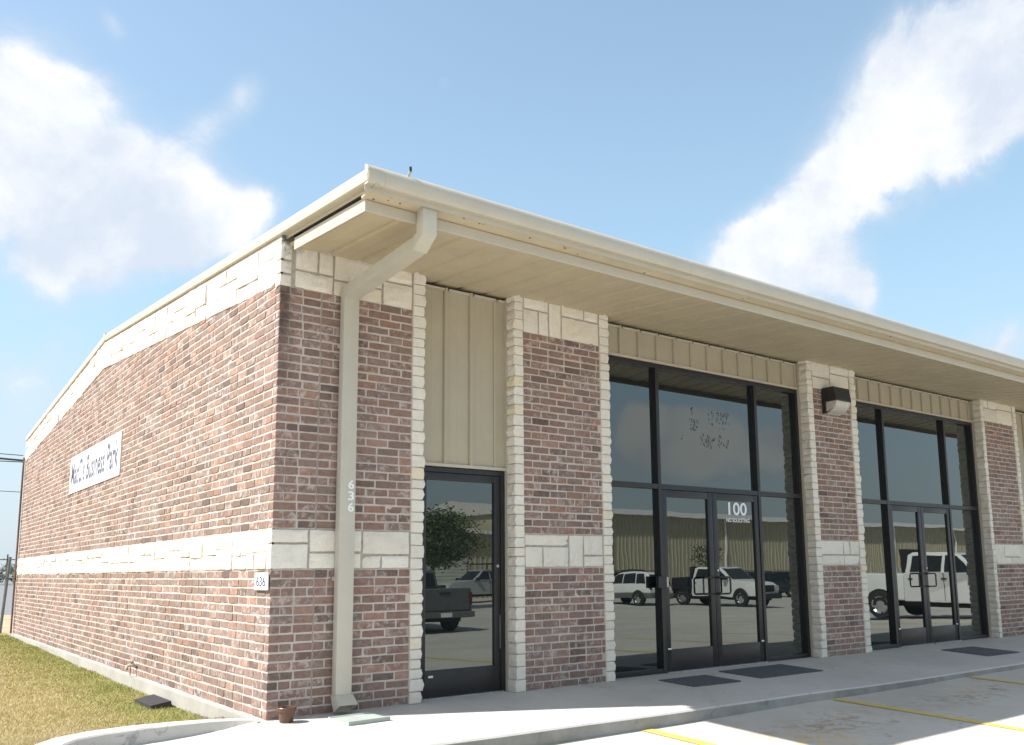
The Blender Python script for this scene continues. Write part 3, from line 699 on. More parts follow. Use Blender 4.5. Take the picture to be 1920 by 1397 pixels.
# single service doors
def single_door(xa, xb):
    par = bpy.data.objects.new('entrance_door', None); C.objects.link(par); par.parent = bld
    zt = ZH1-.035
    bar('jamb', xa+.006, xa+.056, 0, zt, par); bar('jamb', xb-.056, xb-.006, 0, zt, par); bar('head', xa+.057, xb-.057, zt-.05, zt-.001, par)
    leaf(xa+.060, xb-.060, .014, zt-.054, par, st=.075, top=.075, botr=.245)
    MB().box(xa+.05, xb-.05, REV-.03, .30, -.001, .012).obj('threshold', M['rim'], par)
    lock(xb-.10, 1.24, par); sticker(xa+.165, .195, .05, .02, par)
    MB().box(xb-.075, xb-.067, REV-.002, REV+.01, .42, .75).obj('latch_guard', M['galv'], par)
    return par
d1 = single_door(P['p1e'], P['p2c']); d2 = single_door(P['p4e'], P['p5c'])

# ---------------------------------------------------------------- eave, roof, gutters
def soff(y): return 4.06+SL*y
prof = [(0, 0), (.025, 0), (.042, .020), (.078, .020), (.095, 0), (.20, 0), (.205, .002), (.21, 0), (PW-.0003, 0), (PW-.0003, .03), (0, .03)]
mb = MB(); mb.prism(prof, lambda p, t: (p[0], t, soff(t)+p[1]), -1.500, .40); spm = mb.mesh('soffit_panel', M['soffit'])
x = .071
while x < X_END-.1:
    o = link('soffit_panel', spm, bld); o.location = (x, 0, rnd.uniform(-.0006, .0006)); x += PW
TZ = 3.868
x = .0555
while x < X_END:
    e = min(x+3.05, X_END)
    b = MB(); b.prism([(-1.498, TZ), (-1.512, TZ), (-1.515, TZ+.006), (-1.515, TZ+.084), (-1.510, TZ+.092), (-1.498, TZ+.092)], lambda p, t: (t, p[0], p[1]), x, e-.0015); b.obj('soffit_trim', M['beige'], bld); x = e
b = MB(); pr = [(.069, 0), (.0550, 0), (.0550, .106), (.069, .106)]
b.prism(pr, lambda p, t: (p[0], t, p[1]+TZ+SL*(t+1.512)), -1.5105, -.15); b.obj('soffit_trim', M['beige'], bld, label='short sunlit beige soffit trim running along the left end of the eave')
# plate behind the gutter, with grime and old wasp nests
b = MB(); b.prism([(-1.645, 3.985), (-1.645, 4.0), (-1.5, 4.0), (-1.5, 3.962)], lambda p, t: (t, p[0], p[1]), .03, X_END); b.obj('eave_plate', M['soffit'], bld)
b = MB(); q = random.Random(11)
for _ in range(26):
    xx = q.choice([q.uniform(.06, .55), q.uniform(.72, 2.2), q.uniform(1, 8)]); yy = q.uniform(-1.63, -1.53); zz = 3.985-(yy+1.645)*.16; r = q.uniform(.004, .012)
    b.lathe([(r, 0), (r*.9, -r*.4), (r*.5, -r*.8), (.001, -r)], 7, (xx, yy, zz+.002))
structure(b.obj('mud_nest', M['rust'], bld), 'stuff')
# gutter with a rolled front, in sections
gp = [(-1.700, 3.935), (-1.704, 3.935), (-1.704, 3.976), (-1.752, 3.976), (-1.762, 3.990), (-1.770, 4.02), (-1.769, 4.055), (-1.758, 4.09), (-1.742, 4.115), (-1.722, 4.132), (-1.70, 4.138), (-1.70, 4.06)]
gp = [(y+.058, z+.030) for y, z in gp]
cuts = [-.015, .12, .46, 3.4, 6.45, 9.5, 12.55, 15.6, X_END+.05]
for i in range(len(cuts)-1):
    b = MB(); g = .0012 if i % 2 else 0
    b.prism([(y-g, z-g) for y, z in gp], lambda p, t: (t, p[0], p[1]), cuts[i], cuts[i+1]-.0008); b.obj('gutter', M['beige'], bld, smooth=True)
# rake trim up the gable, front slope and back slope
rp = [(.016, -.137), (.012, -.137), (.012, -.107), (-.040, -.107), (-.050, -.098), (-.053, -.05), (-.050, -.012), (-.040, .0), (.06, .002), (.06, -.107)]
for (ya, yb) in ((-1.700, 3.0), (3.0, YR_), (YR_, 11.0), (11.0, YF+.05)):
    b = MB(); b.prism(rp, lambda p, t: (p[0]+.030, t, p[1]+roof_top(t)), ya, yb-.001); b.obj('rake_trim', M['beige'], bld, smooth=True)
MB().box(-.026, .092, YR_-.05, YR_+.05, roof_top(YR_)-.10, roof_top(YR_)+.012).obj('ridge_cap', M['beige'], bld)
b = MB(); b.prism([(-1.65, roof_top(-1.65)-.03), (-1.65, roof_top(-1.65)-.004), (YR_, roof_top(YR_)-.004), (YF+.1, roof_top(YF+.1)-.004), (YF+.1, roof_top(YF+.1)-.03), (YR_, roof_top(YR_)-.03)], lambda p, t: (t, p[0], p[1]), .042, X_END+.1); b.obj('roof', M['roof'], bld)

# downspout with box outlet, offset arm, numbered drop and kick-out shoe
ds = MB(); DX0, DX1 = .556, .706
ds.box(DX0, DX1, -.112, -.022, .135, 3.745, bev=.012); dsp = ds.obj('downspout', M['spout'], bld, smooth=True)
def hexa(ring_a, ring_b): b = MB(); b.add(list(ring_a)+list(ring_b), [(0, 1, 5, 4), (1, 2, 6, 5), (2, 3, 7, 6), (3, 0, 4, 7), (3, 2, 1, 0), (4, 5, 6, 7)]); return b
OX0, OX1 = .488, .613                       # outlet at the gutter
MB().box(OX0, OX1, -1.628, -1.522, 3.765, 3.995, bev=.007).obj('outlet_box', M['spout'], dsp, smooth=True)
hexa([(OX0+.001, -1.627, 3.768), (OX1-.001, -1.627, 3.768), (OX1-.001, -1.523, 3.795), (OX0+.001, -1.523, 3.795)], [(OX0+.008, -1.46, 3.672), (OX1+.009, -1.46, 3.672), (OX1+.009, -1.46, 3.785), (OX0+.008, -1.46, 3.785)]).obj('elbow', M['spout'], dsp)
hexa([(OX0+.010, -1.462, 3.676), (OX1+.007, -1.462, 3.676), (OX1+.007, -1.462, 3.782), (OX0+.010, -1.462, 3.782)], [(DX0+.001, -.06, 3.655), (DX1-.001, -.06, 3.655), (DX1-.001, -.06, 3.765), (DX0+.001, -.06, 3.765)]).obj('offset_arm', M['spout'], dsp)
b = MB(); x0, x1 = DX0-.006, DX1+.006
ring1 = [(x0, -.02, .15), (x1, -.02, .15), (x1, -.116, .16), (x0, -.116, .16)]; ring2 = [(x0-.004, -.10, .02), (x1+.004, -.10, .02), (x1+.004, -.215, .085), (x0-.004, -.215, .085)]
b.add(ring1+ring2, [(0, 1, 5, 4), (1, 2, 6, 5), (2, 3, 7, 6), (3, 0, 4, 7)])
i1 = [(x0+.006, -.026, .14), (x1-.006, -.026, .14), (x1-.006, -.11, .15), (x0+.006, -.11, .15)]; i2 = [(x0+.003, -.106, .024), (x1-.003, -.106, .024), (x1-.003, -.209, .084), (x0+.003, -.209, .084)]
b.add(i1+i2, [(0, 4, 5, 1), (1, 5, 6, 2), (2, 6, 7, 3), (3, 7, 4, 0)]); b.obj('shoe', M['spout'], dsp)
for z in (1.12, 3.2): MB().box(DX0-.012, DX1+.012, -.021, -.012, z, z+.035).obj('strap', M['spout'], dsp)
for i, ch in enumerate('636'):
    o = link('digit', text_mesh(ch, .056, .08, M['vinyl'], 'digit', bold=.025), dsp); o.location = (.632, -.1135, 1.918-.1*i)

# conduit and service drop at the far corner
MB().tube([(-.035, YF-.02, .0), (-.035, YF-.02, 3.75)], .02, 8).obj('conduit', M['rust'], bld, smooth=True)
# ---------------------------------------------------------------- things on and beside the building
# business park board on the gable wall
sg = thing('wall_sign', 'long white board with faded business park lettering on the sunlit brick side wall', 'sign', (-.012, 7.46, 2.54))
MB().box(-.002, .013, -1.79, 1.79, 0, .61, bev=.002).obj('board', M['white'], sg)
o = link('lettering', text_mesh("MacC's Business Park", 3.34, .41, M['ink'], 'lettering', bold=.019, space=1.06), sg); o.location = (-.0045, 1.66, .125); o.rotation_euler = (0, 0, -math.pi/2)
ns = thing('number_sign', 'small white 636 plate at the brick corner just under the limestone band', 'sign', (-.012, .155, 1.05))
MB().box(-.012, .0, -.15, .15, 0, .145, bev=.003).obj('plate', M['white'], ns)
o = link('digit', text_mesh('636', .21, .085, M['navy'], 'digit', bold=.01), ns); o.location = (-.0145, .105, .03); o.rotation_euler = (0, 0, -math.pi/2)
# wall pack light
wl = thing('wall_light', 'black wall pack light with ribbed glass lens high on the brick pillar between the storefronts', 'wall light', (8.09, -.004, 3.32))
MB().box(-.19, .19, -.05, .0, .02, .385, bev=.006).obj('back_plate', M['black'], wl)
b = MB(); b.prism([(-.05, .385), (-.05, .185), (-.22, .185), (-.225, .20), (-.20, .375), (-.19, .385)], lambda p, t: (t, p[0], p[1]), -.185, .185); b.obj('housing', M['black'], wl)
b = MB(); ring = []
for a in range(9):
    t = a/8*math.pi/2; ring.append((-.215*math.cos(t)*1.0-.0, .184-.165*math.sin(t)))
ring.append((-.05, .02)); ring.append((-.05, .184))
b.prism(ring, lambda p, t: (t, p[0], p[1]), -.165, .165); b.obj('lens', M['lens'], wl, smooth=True)
# lock box on the left mullion of the first storefront
kb = thing('lock_box', 'small black box with a pale edge strip on the storefront mullion beside the left door', 'lock box', (ml1-.02, REV-.003, .975))
MB().box(-.10, .035, -.05, .0, 0, .135, bev=.004).obj('case', M['black'], kb); MB().box(.036, .062, -.05, -.002, .01, .125, bev=.002).obj('strip', M['lens'], kb)
# mats
for (x0, x1, y0, y1, rz, lb) in [(4.27, 4.99, -.77, -.24, -.03, 'small dark rubber mat on the walk left of the doors marked 100'), (5.37, 6.52, -.745, -.125, .0, 'large dark rubber mat in front of the doors marked 100'), (9.90, 10.76, -1.10, -.40, -.05, 'dark rubber mat on the walk before the second pair of glass doors')]:
    cx, cy = (x0+x1)/2, (y0+y1)/2
    o = MB().box(-(x1-x0)/2, (x1-x0)/2, -(y1-y0)/2, (y1-y0)/2, .002, .012, bev=.003).obj('door_mat', M['rubber']); tag(o, lb, 'door mat', 'rubber mats on the walk')
    sl_ = (walk_z(cx, -1.6))/1.6; o.location = (cx, cy, walk_z(cx, cy)); o.rotation_euler = (-math.atan(sl_), 0, rz)
# clay pot
pt = thing('flower_pot', 'small empty brown clay pot on the walk at the foot of the brick corner', 'flower pot', (.105, -.175, walk_z(.1, -.17)))
MB().lathe([(.001, .004), (.05, .0), (.054, .01), (.066, .085), (.066, .088), (.077, .09), (.079, .118), (.076, .122), (.068, .12), (.060, .09), (.048, .02), (.001, .018)], 24).obj('pot', M['pot'], pt, smooth=True)
# splash block
b = MB(); b.prism([(-.17, 0), (-.17, .030), (-.145, .034), (-.135, .022), (.135, .022), (.145, .034), (.17, .030), (.17, 0)], lambda p, t: (t, p[0], p[1]), -.19, .19)
o = b.obj('splash_block', M['splash']); tag(o, 'flat grey green splash block under the end of the downspout', 'splash block'); o.location = (.61, -.455, walk_z(.6, -.45)); o.rotation_euler = (0, 0, .06)
# black plastic box on the lawn and wall tap
b = MB(); b.add([(-.11, -.34, 0), (.11, -.34, 0), (.11, .34, 0), (-.11, .34, 0), (-.10, -.33, .055), (.09, -.33, .085), (.09, .33, .085), (-.10, .33, .05)], [(0, 3, 2, 1), (4, 5, 6, 7), (0, 1, 5, 4), (1, 2, 6, 5), (2, 3, 7, 6), (3, 0, 4, 7)])
o = b.obj('splash_tray', M['black']); tag(o, 'black plastic tray lying on the grass against the foundation under the wall tap', 'splash tray'); o.location = (-.19, 2.68, lawn_zz(-.2, 2.7)-.01)
tp = thing('wall_tap', 'small pale weathered tap sticking out low on the sunlit brick side wall', 'tap', (0, 4.25, .12))
MB().tube([(.01, 0, 0), (-.07, 0, .005), (-.10, 0, -.005), (-.105, 0, -.05)], [.022, .02, .02, .024], 8).obj('spout', M['beige'], tp, smooth=True)
MB().tube([(-.05, -.06, .045), (-.05, .06, .045)], .011, 8).obj('handle', M['rust'], tp, smooth=True); MB().tube([(-.05, 0, 0), (-.05, 0, .045)], .009, 6).obj('stem', M['galv'], tp)
MB().tube([(-.03, .12, .0), (-.035, .12, -.27)], .006, 6).obj('drain_wire', M['rust'], tp)
# dry leaves that gather against the foundation and the kerb
b = MB(); q = random.Random(21)
for _ in range(70):
    k = q.random()
    if k < .55: lx_, ly_ = -.06-abs(q.gauss(0, .05)), q.uniform(.55, 1.6)
    elif k < .8: lx_, ly_ = -.06-abs(q.gauss(0, .06)), q.uniform(1.6, 9)
    else: lx_, ly_ = q.uniform(-1.9, -.1), q.uniform(.6, 6)
    c0 = Vector((lx_, ly_, lawn_zz(lx_, ly_)+q.uniform(.012, .03))); a = q.uniform(0, 6.28); L_ = q.uniform(.014, .03); d1 = Vector((math.cos(a)*L_, math.sin(a)*L_, q.uniform(-.008, .012))); d2 = Vector((-math.sin(a)*L_*.5, math.cos(a)*L_*.5, q.uniform(-.006, .006)))
    b.add([c0-d1, c0-d2, c0+d1, c0+d2], [(0, 1, 2), (0, 2, 3)])
o = b.obj('leaf_litter', M['rust']); structure(o, 'stuff')
# strap end standing up above the gutter
bs = thing('metal_strap', 'short bent metal strap with a dark tip standing up above the gutter', 'metal strap', (.33, -1.67, 4.15))
MB().box(-.010, .010, -.003, .003, 0, .055).obj('strap', M['beige'], bs).rotation_euler = (0, .35, 0)
MB().box(.012, .030, -.004, .004, .05, .09).obj('tip', M['black'], bs)

# ---------------------------------------------------------------- far left: cables, pole, fence, trees
def sag(a, c, s, n=14): a, c = Vector(a), Vector(c); return [a.lerp(c, i/n)+Vector((0, 0, -s*4*(i/n)*(1-i/n))) for i in range(n+1)]
pole0 = (-19.0, 22.0)
for (z0, z1, r, lb) in [(3.80, 7.1, .009, 'thin black cable uppermost of those strung to the rear corner of the brick building'), (3.69, 7.3, .022, 'thick twisted black cable strung to the rear corner of the brick building'), (3.655, 6.3, .010, 'thin black cable just under the thick one at the rear corner of the building'), (3.0, 5.9, .007, 'lone thin cable hanging lowest at the rear edge of the brick building')]:
    o = MB().tube(sag((-.05, YF, z0), (pole0[0], pole0[1], z1), .55), r, 6, False).obj('power_cable', M['cable']); tag(o, lb, 'cable', 'cables strung to the rear corner')
def utility_pole(x, y, h, lb):
    t = thing('utility_pole', lb, 'utility pole', (x, y, -.1)); MB().tube([(0, 0, 0), (0, 0, h)], [.14, .09], 10).obj('pole', M['wood'], t, smooth=True)
    MB().box(-1.1, 1.1, -.06, .06, h-.75, h-.63).obj('crossarm', M['wood'], t)
    for xx in (-1.0, -.4, .4, 1.0): MB().lathe([(.001, .14), (.04, .13), (.05, .06), (.03, 0)], 8, (xx, 0, h-.63)).obj('insulator', M['galv'], t)
    return t
utility_pole(pole0[0], pole0[1], 7.6, 'wooden utility pole that carries the cables beside the building')
utility_pole(13.0, 128, 4.2, 'distant wooden utility pole beyond the fence at the left edge')
fn = thing('chain_link_fence', 'grey chain link fence with steel posts behind the rear corner of the building', 'fence', (-.12, 15.7, -.1))
for x, tl in ((0, .05), (-2.9, 0), (-5.8, 0)): MB().tube([(x, 0, 0), (x+tl+.04, 0, 1.72)], .032, 8).obj('post', M['galv'], fn, smooth=True)
MB().tube([(0, 0, 1.32), (-5.8, 0, 1.36)], .02, 8).obj('rail', M['galv'], fn, smooth=True)
b = MB()
for k in range(-18, 80): 
    for s in (1, -1):
        x0 = -k*.1; pts = []
        for zz in (0.05, 1.3):
            xx = x0+s*(zz-.05) if s > 0 else x0-(zz-.05)
            pts.append((xx, 0, zz))
        if all(-5.8 < p[0] < 0 for p in pts): b.tube(pts, .0025, 3, False)
structure(b.obj('chain_link', M['galv'], fn), 'stuff')

def make_tree(label, loc, h, cw, ch, trunk_h, mat, n=2600, leaf_s=.16, seed=1, group=None):
    q = random.Random(seed); t = thing('tree', label, 'tree', loc, 0, group)
    b = MB(); b.tube([(0, 0, 0), (.03, .02, trunk_h*.6), (-.03, .03, trunk_h), (.02, 0, h*.85)], [.12, .09, .075, .02], 9)
    for k in range(9):
        a = q.uniform(0, 6.28); z = q.uniform(trunk_h*.8, h*.75); l = cw*.45*q.uniform(.5, 1)
        b.tube([(0, 0, z), (l*.5*math.cos(a), l*.5*math.sin(a), z+l*.25), (l*math.cos(a), l*math.sin(a), z+l*.55)], [.05, .03, .01], 6)
    b.obj('trunk', M['bark'], t, smooth=True)
    cl = [(q.uniform(-1, 1), q.uniform(-1, 1), q.uniform(-1, 1)) for _ in range(60)]; cl = [c for c in cl if c[0]**2+c[1]**2+c[2]**2 < 1][:26]
    cz = h-ch/2; b = MB()
    for _ in range(n):
        c = q.choice(cl); s = .33
        p = Vector((c[0]*.75+q.gauss(0, s)*.6, c[1]*.75+q.gauss(0, s)*.6, c[2]*.75+q.gauss(0, s)*.55))
        p = Vector((p.x*cw/2, p.y*cw/2, cz+p.z*ch/2)); d1 = Vector((q.gauss(0, 1), q.gauss(0, 1), q.gauss(0, .6))).normalized(); d2 = d1.orthogonal().normalized()
        l = leaf_s*q.uniform(.5, 1.2); b.add([p-d1*l, p-d2*l*.45, p+d1*l, p+d2*l*.45], [(0, 1, 2, 3)])
    b.obj('crown', mat, t); return t
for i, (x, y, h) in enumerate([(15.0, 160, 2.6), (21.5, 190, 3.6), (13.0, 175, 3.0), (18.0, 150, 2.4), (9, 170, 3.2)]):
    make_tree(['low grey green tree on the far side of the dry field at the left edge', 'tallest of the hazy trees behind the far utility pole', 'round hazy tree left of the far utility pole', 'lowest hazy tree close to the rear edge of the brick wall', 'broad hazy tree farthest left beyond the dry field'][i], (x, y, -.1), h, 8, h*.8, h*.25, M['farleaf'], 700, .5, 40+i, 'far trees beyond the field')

# ---------------------------------------------------------------- across the lot: what the glass mirrors
def far_building(name, label, x0, x1, y, z0, eave, ridge, mat, rib, doors=()):
    t = thing(name, label, 'building', (x0, y, z0)); L = x1-x0
    prof, xx = [], 0.0; k = 0
    b = MB(); pts = []
    while xx < L-1e-6:
        pts += [(xx, 0.0), (xx+.03, .05), (xx+.10, .05), (xx+.13, 0.0)]; xx += rib
    pts.append((L, 0)); n = len(pts)
    b.v = [(p[0], p[1], 0) for p in pts]+[(p[0], p[1], eave-z0) for p in pts]; b.f = [(i, i+1, n+i+1, n+i) for i in range(n-1)]
    b.obj('wall', mat, t)
    b = MB(); b.box(0, L, -18, -.06, 0, eave-z0); b.obj('body', M['tanwall'], t)
    b = MB(); b.prism([(.45, eave-z0), (.45, eave-z0+.12), (-9, ridge-z0), (-18.4, eave-z0+.1), (-18.4, eave-z0)], lambda p, tt: (tt, p[0], p[1]), -.3, L+.3); b.obj('roof', M['roof'], t)
    MB().box(-.3, L+.3, .46, .60, eave-z0-.02, eave-z0+.16).obj('gutter', M['white'], t)
    for (a, c, h, m) in doors:
        if m == 'slat':
            for j in range(int(h/.22)): MB().box(a-x0, c-x0, .052, .10, j*.22+.01, j*.22+.205).obj('door_slat', M['palewall'], t)
        else: MB().box(a-x0, c-x0, .055, .09, .0, h).obj('door', M['dark'], t)
    for xx in np.arange(8, L, 13.0): MB().box(xx, xx+.14, .06, .18, 0, eave-z0).obj('downpipe', M['white'], t)
    return t
far_building('warehouse', 'long tan ribbed metal warehouse across the parking lot, mirrored in the storefront glass', 34, 100, -42, -.63, 5.35, 6.6, M['tanwall'], .42, [(82, 86, 3.6, 'd'), (88, 91, 3.0, 'd'), (92.5, 97, 3.0, 'd')])
far_building('warehouse', 'low metal building with a pale slatted door, mirrored in the single glass door', -12, 33.0, -44, -.63, 3.85, 4.9, M['tanwall'], .42, [(25.6, 30.5, 2.9, 'slat')])
make_tree('dense dark green round tree mirrored in the single glass door', (20.2, -31.0, -.63), 5.0, 5.6, 2.9, 2.2, M['leaf'], 11000, .10, 3)
make_tree('thin sparse young tree in front of the warehouse, mirrored beside the suite number', (49.5, -39.0, -.63), 4.4, 3.2, 2.8, 1.8, M['leaf'], 500, .12, 9)

def shell(prof, mat, name, par):
    """prof: (x, z, half width) round the side outline; closed body between the two sides"""
    b = MB(); n = len(prof); b.v = [(x, -w, z) for x, z, w in prof]+[(x, w, z) for x, z, w in prof]
    b.f = [(i, (i+1) % n, n+(i+1) % n, n+i) for i in range(n)]+[tuple(range(n)), tuple(range(2*n-1, n-1, -1))]
    o = b.obj(name, mat, par); bm = bmesh.new(); bm.from_mesh(o.data)
    bmesh.ops.bevel(bm, geom=[e for e in bm.edges if len(e.link_faces) == 2 and e.calc_face_angle(0) > .25], offset=.045, segments=3, profile=0.55, affect='EDGES', clamp_overlap=True)
    bm.to_mesh(o.data); bm.free(); o.data.polygons.foreach_set('use_smooth', [True]*len(o.data.polygons)); o.data.set_sharp_from_angle(angle=math.radians(40)); return o
def quad(x, w, z, mat, name, par, e=.012):
    """side glass on both sides: lists of x, z corners with half width per corner"""
    for s in (-1, 1):
        b = MB(); b.v = [(a, s*(c+e), d) for a, c, d in zip(x, w, z)]; b.f = [tuple(range(len(x)))]; b.obj(name, M[mat], par)
def wheels(par, xs, w, r, dual=False):
    for x in xs:
        for s in (-1, 1):
            y0 = s*w; n = 20; b = MB()
            b.v = [(x+rr*math.cos(6.2832*k/n), y0-s*d, r+rr*math.sin(6.2832*k/n)) for rr, d in ((r*.6, -.0), (r*.94, .0), (r, .04), (r, .20), (r*.94, .24), (r*.5, .24)) for k in range(n)]
            b.f = [(i*n+k, i*n+(k+1) % n, (i+1)*n+(k+1) % n, (i+1)*n+k) for i in range(5) for k in range(n)]+[tuple(range(5*n, 6*n))]
            wo_ = b.obj('wheel', M['tyre'], par, smooth=True)
            b = MB(); b.v = [(x+rr*math.cos(6.2832*k/n), y0+s*d, r+rr*math.sin(6.2832*k/n)) for rr, d in ((r*.62, .004), (r*.5, -.03), (r*.2, -.01)) for k in range(n)]
            b.f = [(i*n+k, i*n+(k+1) % n, (i+1)*n+(k+1) % n, (i+1)*n+k) for i in range(2) for k in range(n) if i == 1 or k % 4 != 3]+[tuple(range(2*n, 3*n))]
            b.obj('rim', M['rim'], wo_)
            b = MB(); b.v = [(x, y0-s*.016, r)]+[(x+r*1.22*math.cos(math.pi*k/12), y0-s*.016, r+r*1.2*math.sin(math.pi*k/12)-.02) for k in range(13)]; b.f = [(0, k, k+1) for k in range(1, 13)]; b.obj('wheel_arch', M['dark'], par)
def pickup(name, label, cat, loc, rz, paint_, bed=True, r=.40, rack=False, flat=False):
    t = thing(name, label, cat, loc, rz); W2 = .98; m = M[paint_]
    # front towards +x, centre of wheelbase near 0
    shell([(2.75, .55, W2*.93), (2.85, .75, W2*.93), (2.80, 1.08, W2*.93), (2.6, 1.20, W2*.92), (1.25, 1.30, W2*.95), (1.2, 1.32, W2), (-1.15, 1.34, W2), (-1.15, .50, W2), (1.4, .48, W2)], m, 'body', t)
    if bed and not flat:
        shell([(-1.17, 1.32, W2), (-2.95, 1.34, W2), (-2.98, .62, W2), (-1.17, .52, W2)], m, 'bed', t)
        MB().box(-3.02, -2.985, -W2*.86, W2*.86, .70, 1.33, bev=.01).obj('tailgate', m, t); MB().box(-3.04, -3.02, -.18, .18, 1.18, 1.24).obj('tailgate_handle', M['dark'], t)
        for s in (-1, 1): MB().box(-3.01, -2.96, *sorted((s*W2*.88, s*W2*.99)), .85, 1.22).obj('tail_light', M['red'], t)
        MB().box(-3.14, -2.99, -W2, W2, .48, .66, bev=.02).obj('rear_bumper', M['csil'] if paint_ != 'cgrey' else M['clad'], t); MB().box(-3.150, -3.142, -.2, .2, .50, .63).obj('number_plate', M['vinyl'], t)
    if flat:
        MB().box(-3.1, -1.2, -1.05, 1.05, .85, .95).obj('flat_bed', M['black'], t); MB().box(-1.28, -1.2, -1.0, 1.0, .95, 1.95).obj('headboard', M['black'], t)
        MB().box(-3.1, -3.04, -1.05, 1.05, .55, .85).obj('rear_bumper', M['black'], t)
        MB().box(-2.6, -1.5, -1.0, 1.0, .96, 1.45, bev=.02).obj('tool_box', M['black'], t)
    # greenhouse
    shell([(1.25, 1.30, W2*.93), (.55, 1.86, W2*.78), (.25, 1.92, W2*.76), (-.95, 1.93, W2*.76), (-1.12, 1.86, W2*.78), (-1.15, 1.33, W2*.93)], m, 'cab', t)
    for xa, xb, xc, xd in ((1.02, .50, .08, .08), (-.0, -.0, -.92, -.98)):
        quad([xa, xb, xc, xd], [W2*.93, W2*.795, W2*.795, W2*.93], [1.36, 1.82, 1.83, 1.36], 'cglass', 'side_window', t)
    b = MB(); b.v = [(1.235, -.80, 1.345), (1.235, .80, 1.345), (.60, .69, 1.845), (.60, -.69, 1.845)]; b.f = [(0, 1, 2, 3)]; b.obj('windscreen', M['cglass'], t)
    b = MB(); b.v = [(-1.165, -.76, 1.42), (-1.165, .76, 1.42), (-1.14, .66, 1.82), (-1.14, -.66, 1.82)]; b.f = [(3, 2, 1, 0)]; b.obj('rear_window', M['cglass'], t)
    MB().box(2.86, 2.90, -.55, .55, .78, 1.08, bev=.01).obj('grille', M['dark'], t)
    for s in (-1, 1):
        MB().box(2.80, 2.88, *sorted((s*.60, s*.88)), .84, 1.06, bev=.01).obj('headlight', M['lens'], t); MB().box(.95, 1.12, *sorted((s*.97, s*1.18)), 1.28, 1.46, bev=.02).obj('mirror', M['black'], t)
        for xh in (.02, -1.0): MB().box(xh, xh+.15, *sorted((s*W2, s*(W2+.02))), 1.14, 1.18).obj('door_handle', M['black'], t)
        MB().box(.07, .085, *sorted((s*W2, s*(W2+.004))), .55, 1.33).obj('door_seam', M['dark'], t)
    MB().box(2.82, 2.98, -W2*.96, W2*.96, .45, .68, bev=.02).obj('front_bumper', M['rim'] if paint_ == 'cw' and not flat else M['black'], t)
    MB().box(-2.8, 2.6, -.7, .7, .35, .55).obj('chassis', M['dark'], t)
    wheels(t, (1.85, -1.85), W2+.022, r)
    if rack:
        b = MB()
        for x in (.3, -1.0, -2.8):
            for s in (-1, 1): b.tube([(x, s*.9, 1.33 if x < -1 else 1.93), (x, s*.9, 2.25)], .025, 6)
            b.tube([(x, -.9, 2.25), (x, .9, 2.25)], .025, 6)
        for s in (-.9, -.4, .9): b.tube([(.9, s, 2.28), (-2.9, s, 2.28)], .03, 6)
        b.obj('ladder_rack', M['black'], t)
    return t
lz = lambda y: lot_z(0, y)
D_S = -math.pi/2      # nose away from the building
pickup('pickup_truck', 'dark grey pickup seen from the tailgate in the single glass door', 'pickup', (11.5, -18.6, lz(-17)-.03), D_S, 'cgrey', r=.43)
pickup('pickup_truck', 'white flat bed work pickup with black headboard facing the storefront', 'pickup', (31.8, -22.2, -.63), -D_S, 'cw', flat=True, r=.43)
pickup('pickup_truck', 'white pickup parked alongside the walk, mirrored in the second storefront', 'pickup', (22.9, -5.6, lz(-5.6)-.02), -D_S, 'cw', r=.41)
pickup('pickup_truck', 'silver pickup carrying a black ladder rack by the slatted door', 'pickup', (27.6, -37.6, -.63), math.pi, 'csil', rack=True)
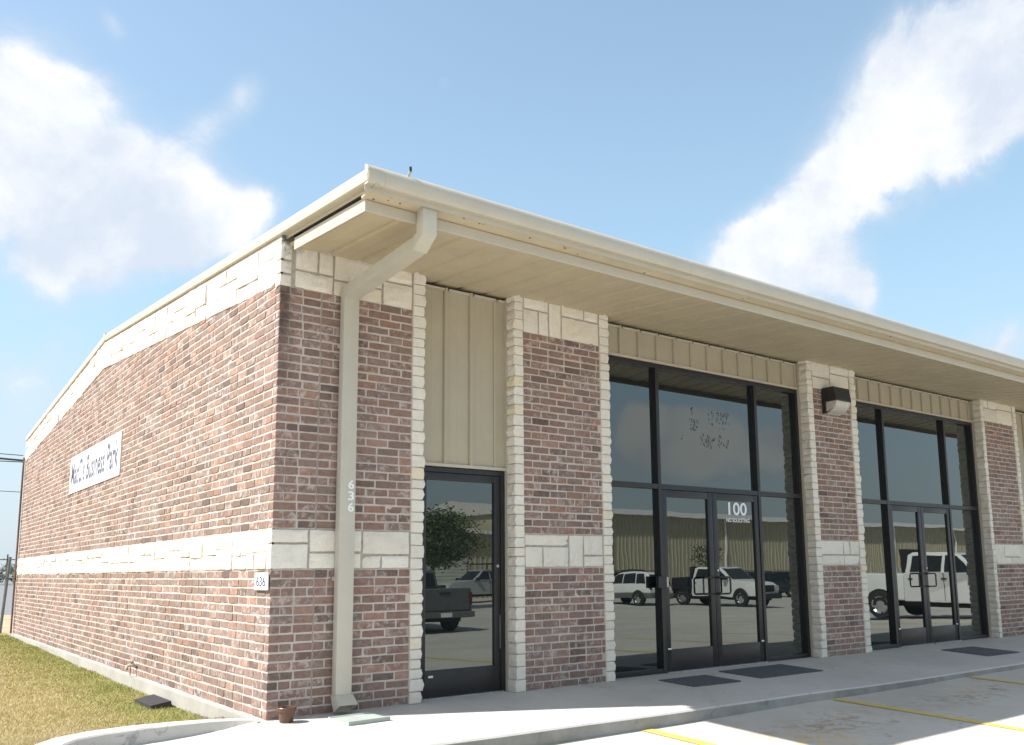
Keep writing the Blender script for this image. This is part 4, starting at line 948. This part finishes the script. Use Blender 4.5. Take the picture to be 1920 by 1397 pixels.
# small white estate with grey lower cladding
def suv(label, loc, rz, paint_, low, cat='suv'):
    t = thing('parked_car', label, cat, loc, rz, None); W2 = .90; m = M[paint_]
    shell([(2.15, .45, W2*.9), (2.2, .75, W2*.88), (2.1, .92, W2*.88), (1.05, 1.04, W2*.95), (-2.05, 1.06, W2*.95), (-2.15, .85, W2*.94), (-2.15, .62, W2), (2.0, .60, W2)], m, 'body', t)
    shell([(2.1, .32, W2*.95), (2.2, .60, W2*1.0), (-2.2, .64, W2*1.0), (-2.2, .36, W2*.95)], M[low], 'lower_cladding', t)
    shell([(1.1, 1.03, W2*.92), (.35, 1.58, W2*.74), (.05, 1.64, W2*.73), (-1.75, 1.66, W2*.74), (-1.92, 1.60, W2*.75), (-2.1, 1.05, W2*.92)], m, 'cabin', t)
    for xa, xb, xc, xd in ((.92, .32, -.12, -.12), (-.2, -.2, -1.0, -1.05), (-1.12, -1.08, -1.65, -1.8)):
        quad([xa, xb, xc, xd], [W2*.92, W2*.77, W2*.77, W2*.92], [1.08, 1.54, 1.57, 1.09], 'cglass', 'side_window', t)
    b = MB(); b.v = [(-2.105, -.74, 1.12), (-2.105, .74, 1.12), (-1.955, .62, 1.56), (-1.955, -.62, 1.56)]; b.f = [(3, 2, 1, 0)]; b.obj('rear_window', M['cglass'], t)
    b = MB(); b.v = [(1.07, -.76, 1.075), (1.07, .76, 1.075), (.40, .64, 1.57), (.40, -.64, 1.57)]; b.f = [(0, 1, 2, 3)]; b.obj('windscreen', M['cglass'], t)
    for s in (-1, 1):
        MB().box(-2.17, -2.0, *sorted((s*.76, s*.87)), .80, 1.05).obj('tail_light', M['red'], t); MB().box(2.08, 2.2, *sorted((s*.55, s*.80)), .68, .86, bev=.01).obj('headlight', M['lens'], t)
        b = MB().tube([(.2, s*.6, 1.70), (-1.6, s*.6, 1.72)], .02, 6); b.obj('roof_rail', M['black'], t); MB().box(.8, .95, *sorted((s*.86, s*1.02)), 1.05, 1.2, bev=.02).obj('mirror', m, t)
    MB().box(-2.21, -2.19, -.25, .25, .70, .82).obj('number_plate', M['dark'], t)
    wheels(t, (1.32, -1.32), W2+.022, .35); return t
suv('white estate car with grey lower cladding, mirrored behind the left side pane', (29.4, -26.3, -.63), D_S, 'cw', 'clad')
suv('black parked car near the warehouse wall, right of the white flat bed pickup', (46.0, -30.5, -.63), .35, 'cdark', 'cdark', 'car')
suv('dark parked car behind the white estate by the warehouse', (38.2, -36.5, -.63), D_S, 'cdark', 'cdark', 'car')
suv('dark car parked farthest along the warehouse wall', (56.0, -36.5, -.63), .1, 'cdark', 'clad', 'car')
# box truck whose roof edge shows over the white pickup
bt = thing('box_truck', 'white box truck with an orange band behind the white pickup', 'truck', (63, -16, -.63), -math.pi/2+.2)
MB().box(-3.2, 1.6, -1.2, 1.2, .8, 3.3, bev=.03).obj('box', M['cw'], bt); MB().box(-3.215, 1.615, -1.212, 1.212, 2.35, 2.65).obj('stripe', M['orange'], bt)
shell([(1.65, .6, 1.0), (3.5, .6, 1.0), (3.55, 1.2, 1.0), (2.75, 1.45, 1.0), (2.3, 2.2, .85), (1.65, 2.25, .85)], M['cw'], 'cab', bt); MB().box(-3, 3.2, -.8, .8, .45, .8).obj('chassis', M['dark'], bt)
quad([2.7, 2.3, 1.8, 1.8], [1.0, .87, .87, 1.0], [1.45, 2.12, 2.12, 1.45], 'cglass', 'side_window', bt); wheels(bt, (2.6, -2.0), 1.02, .42)
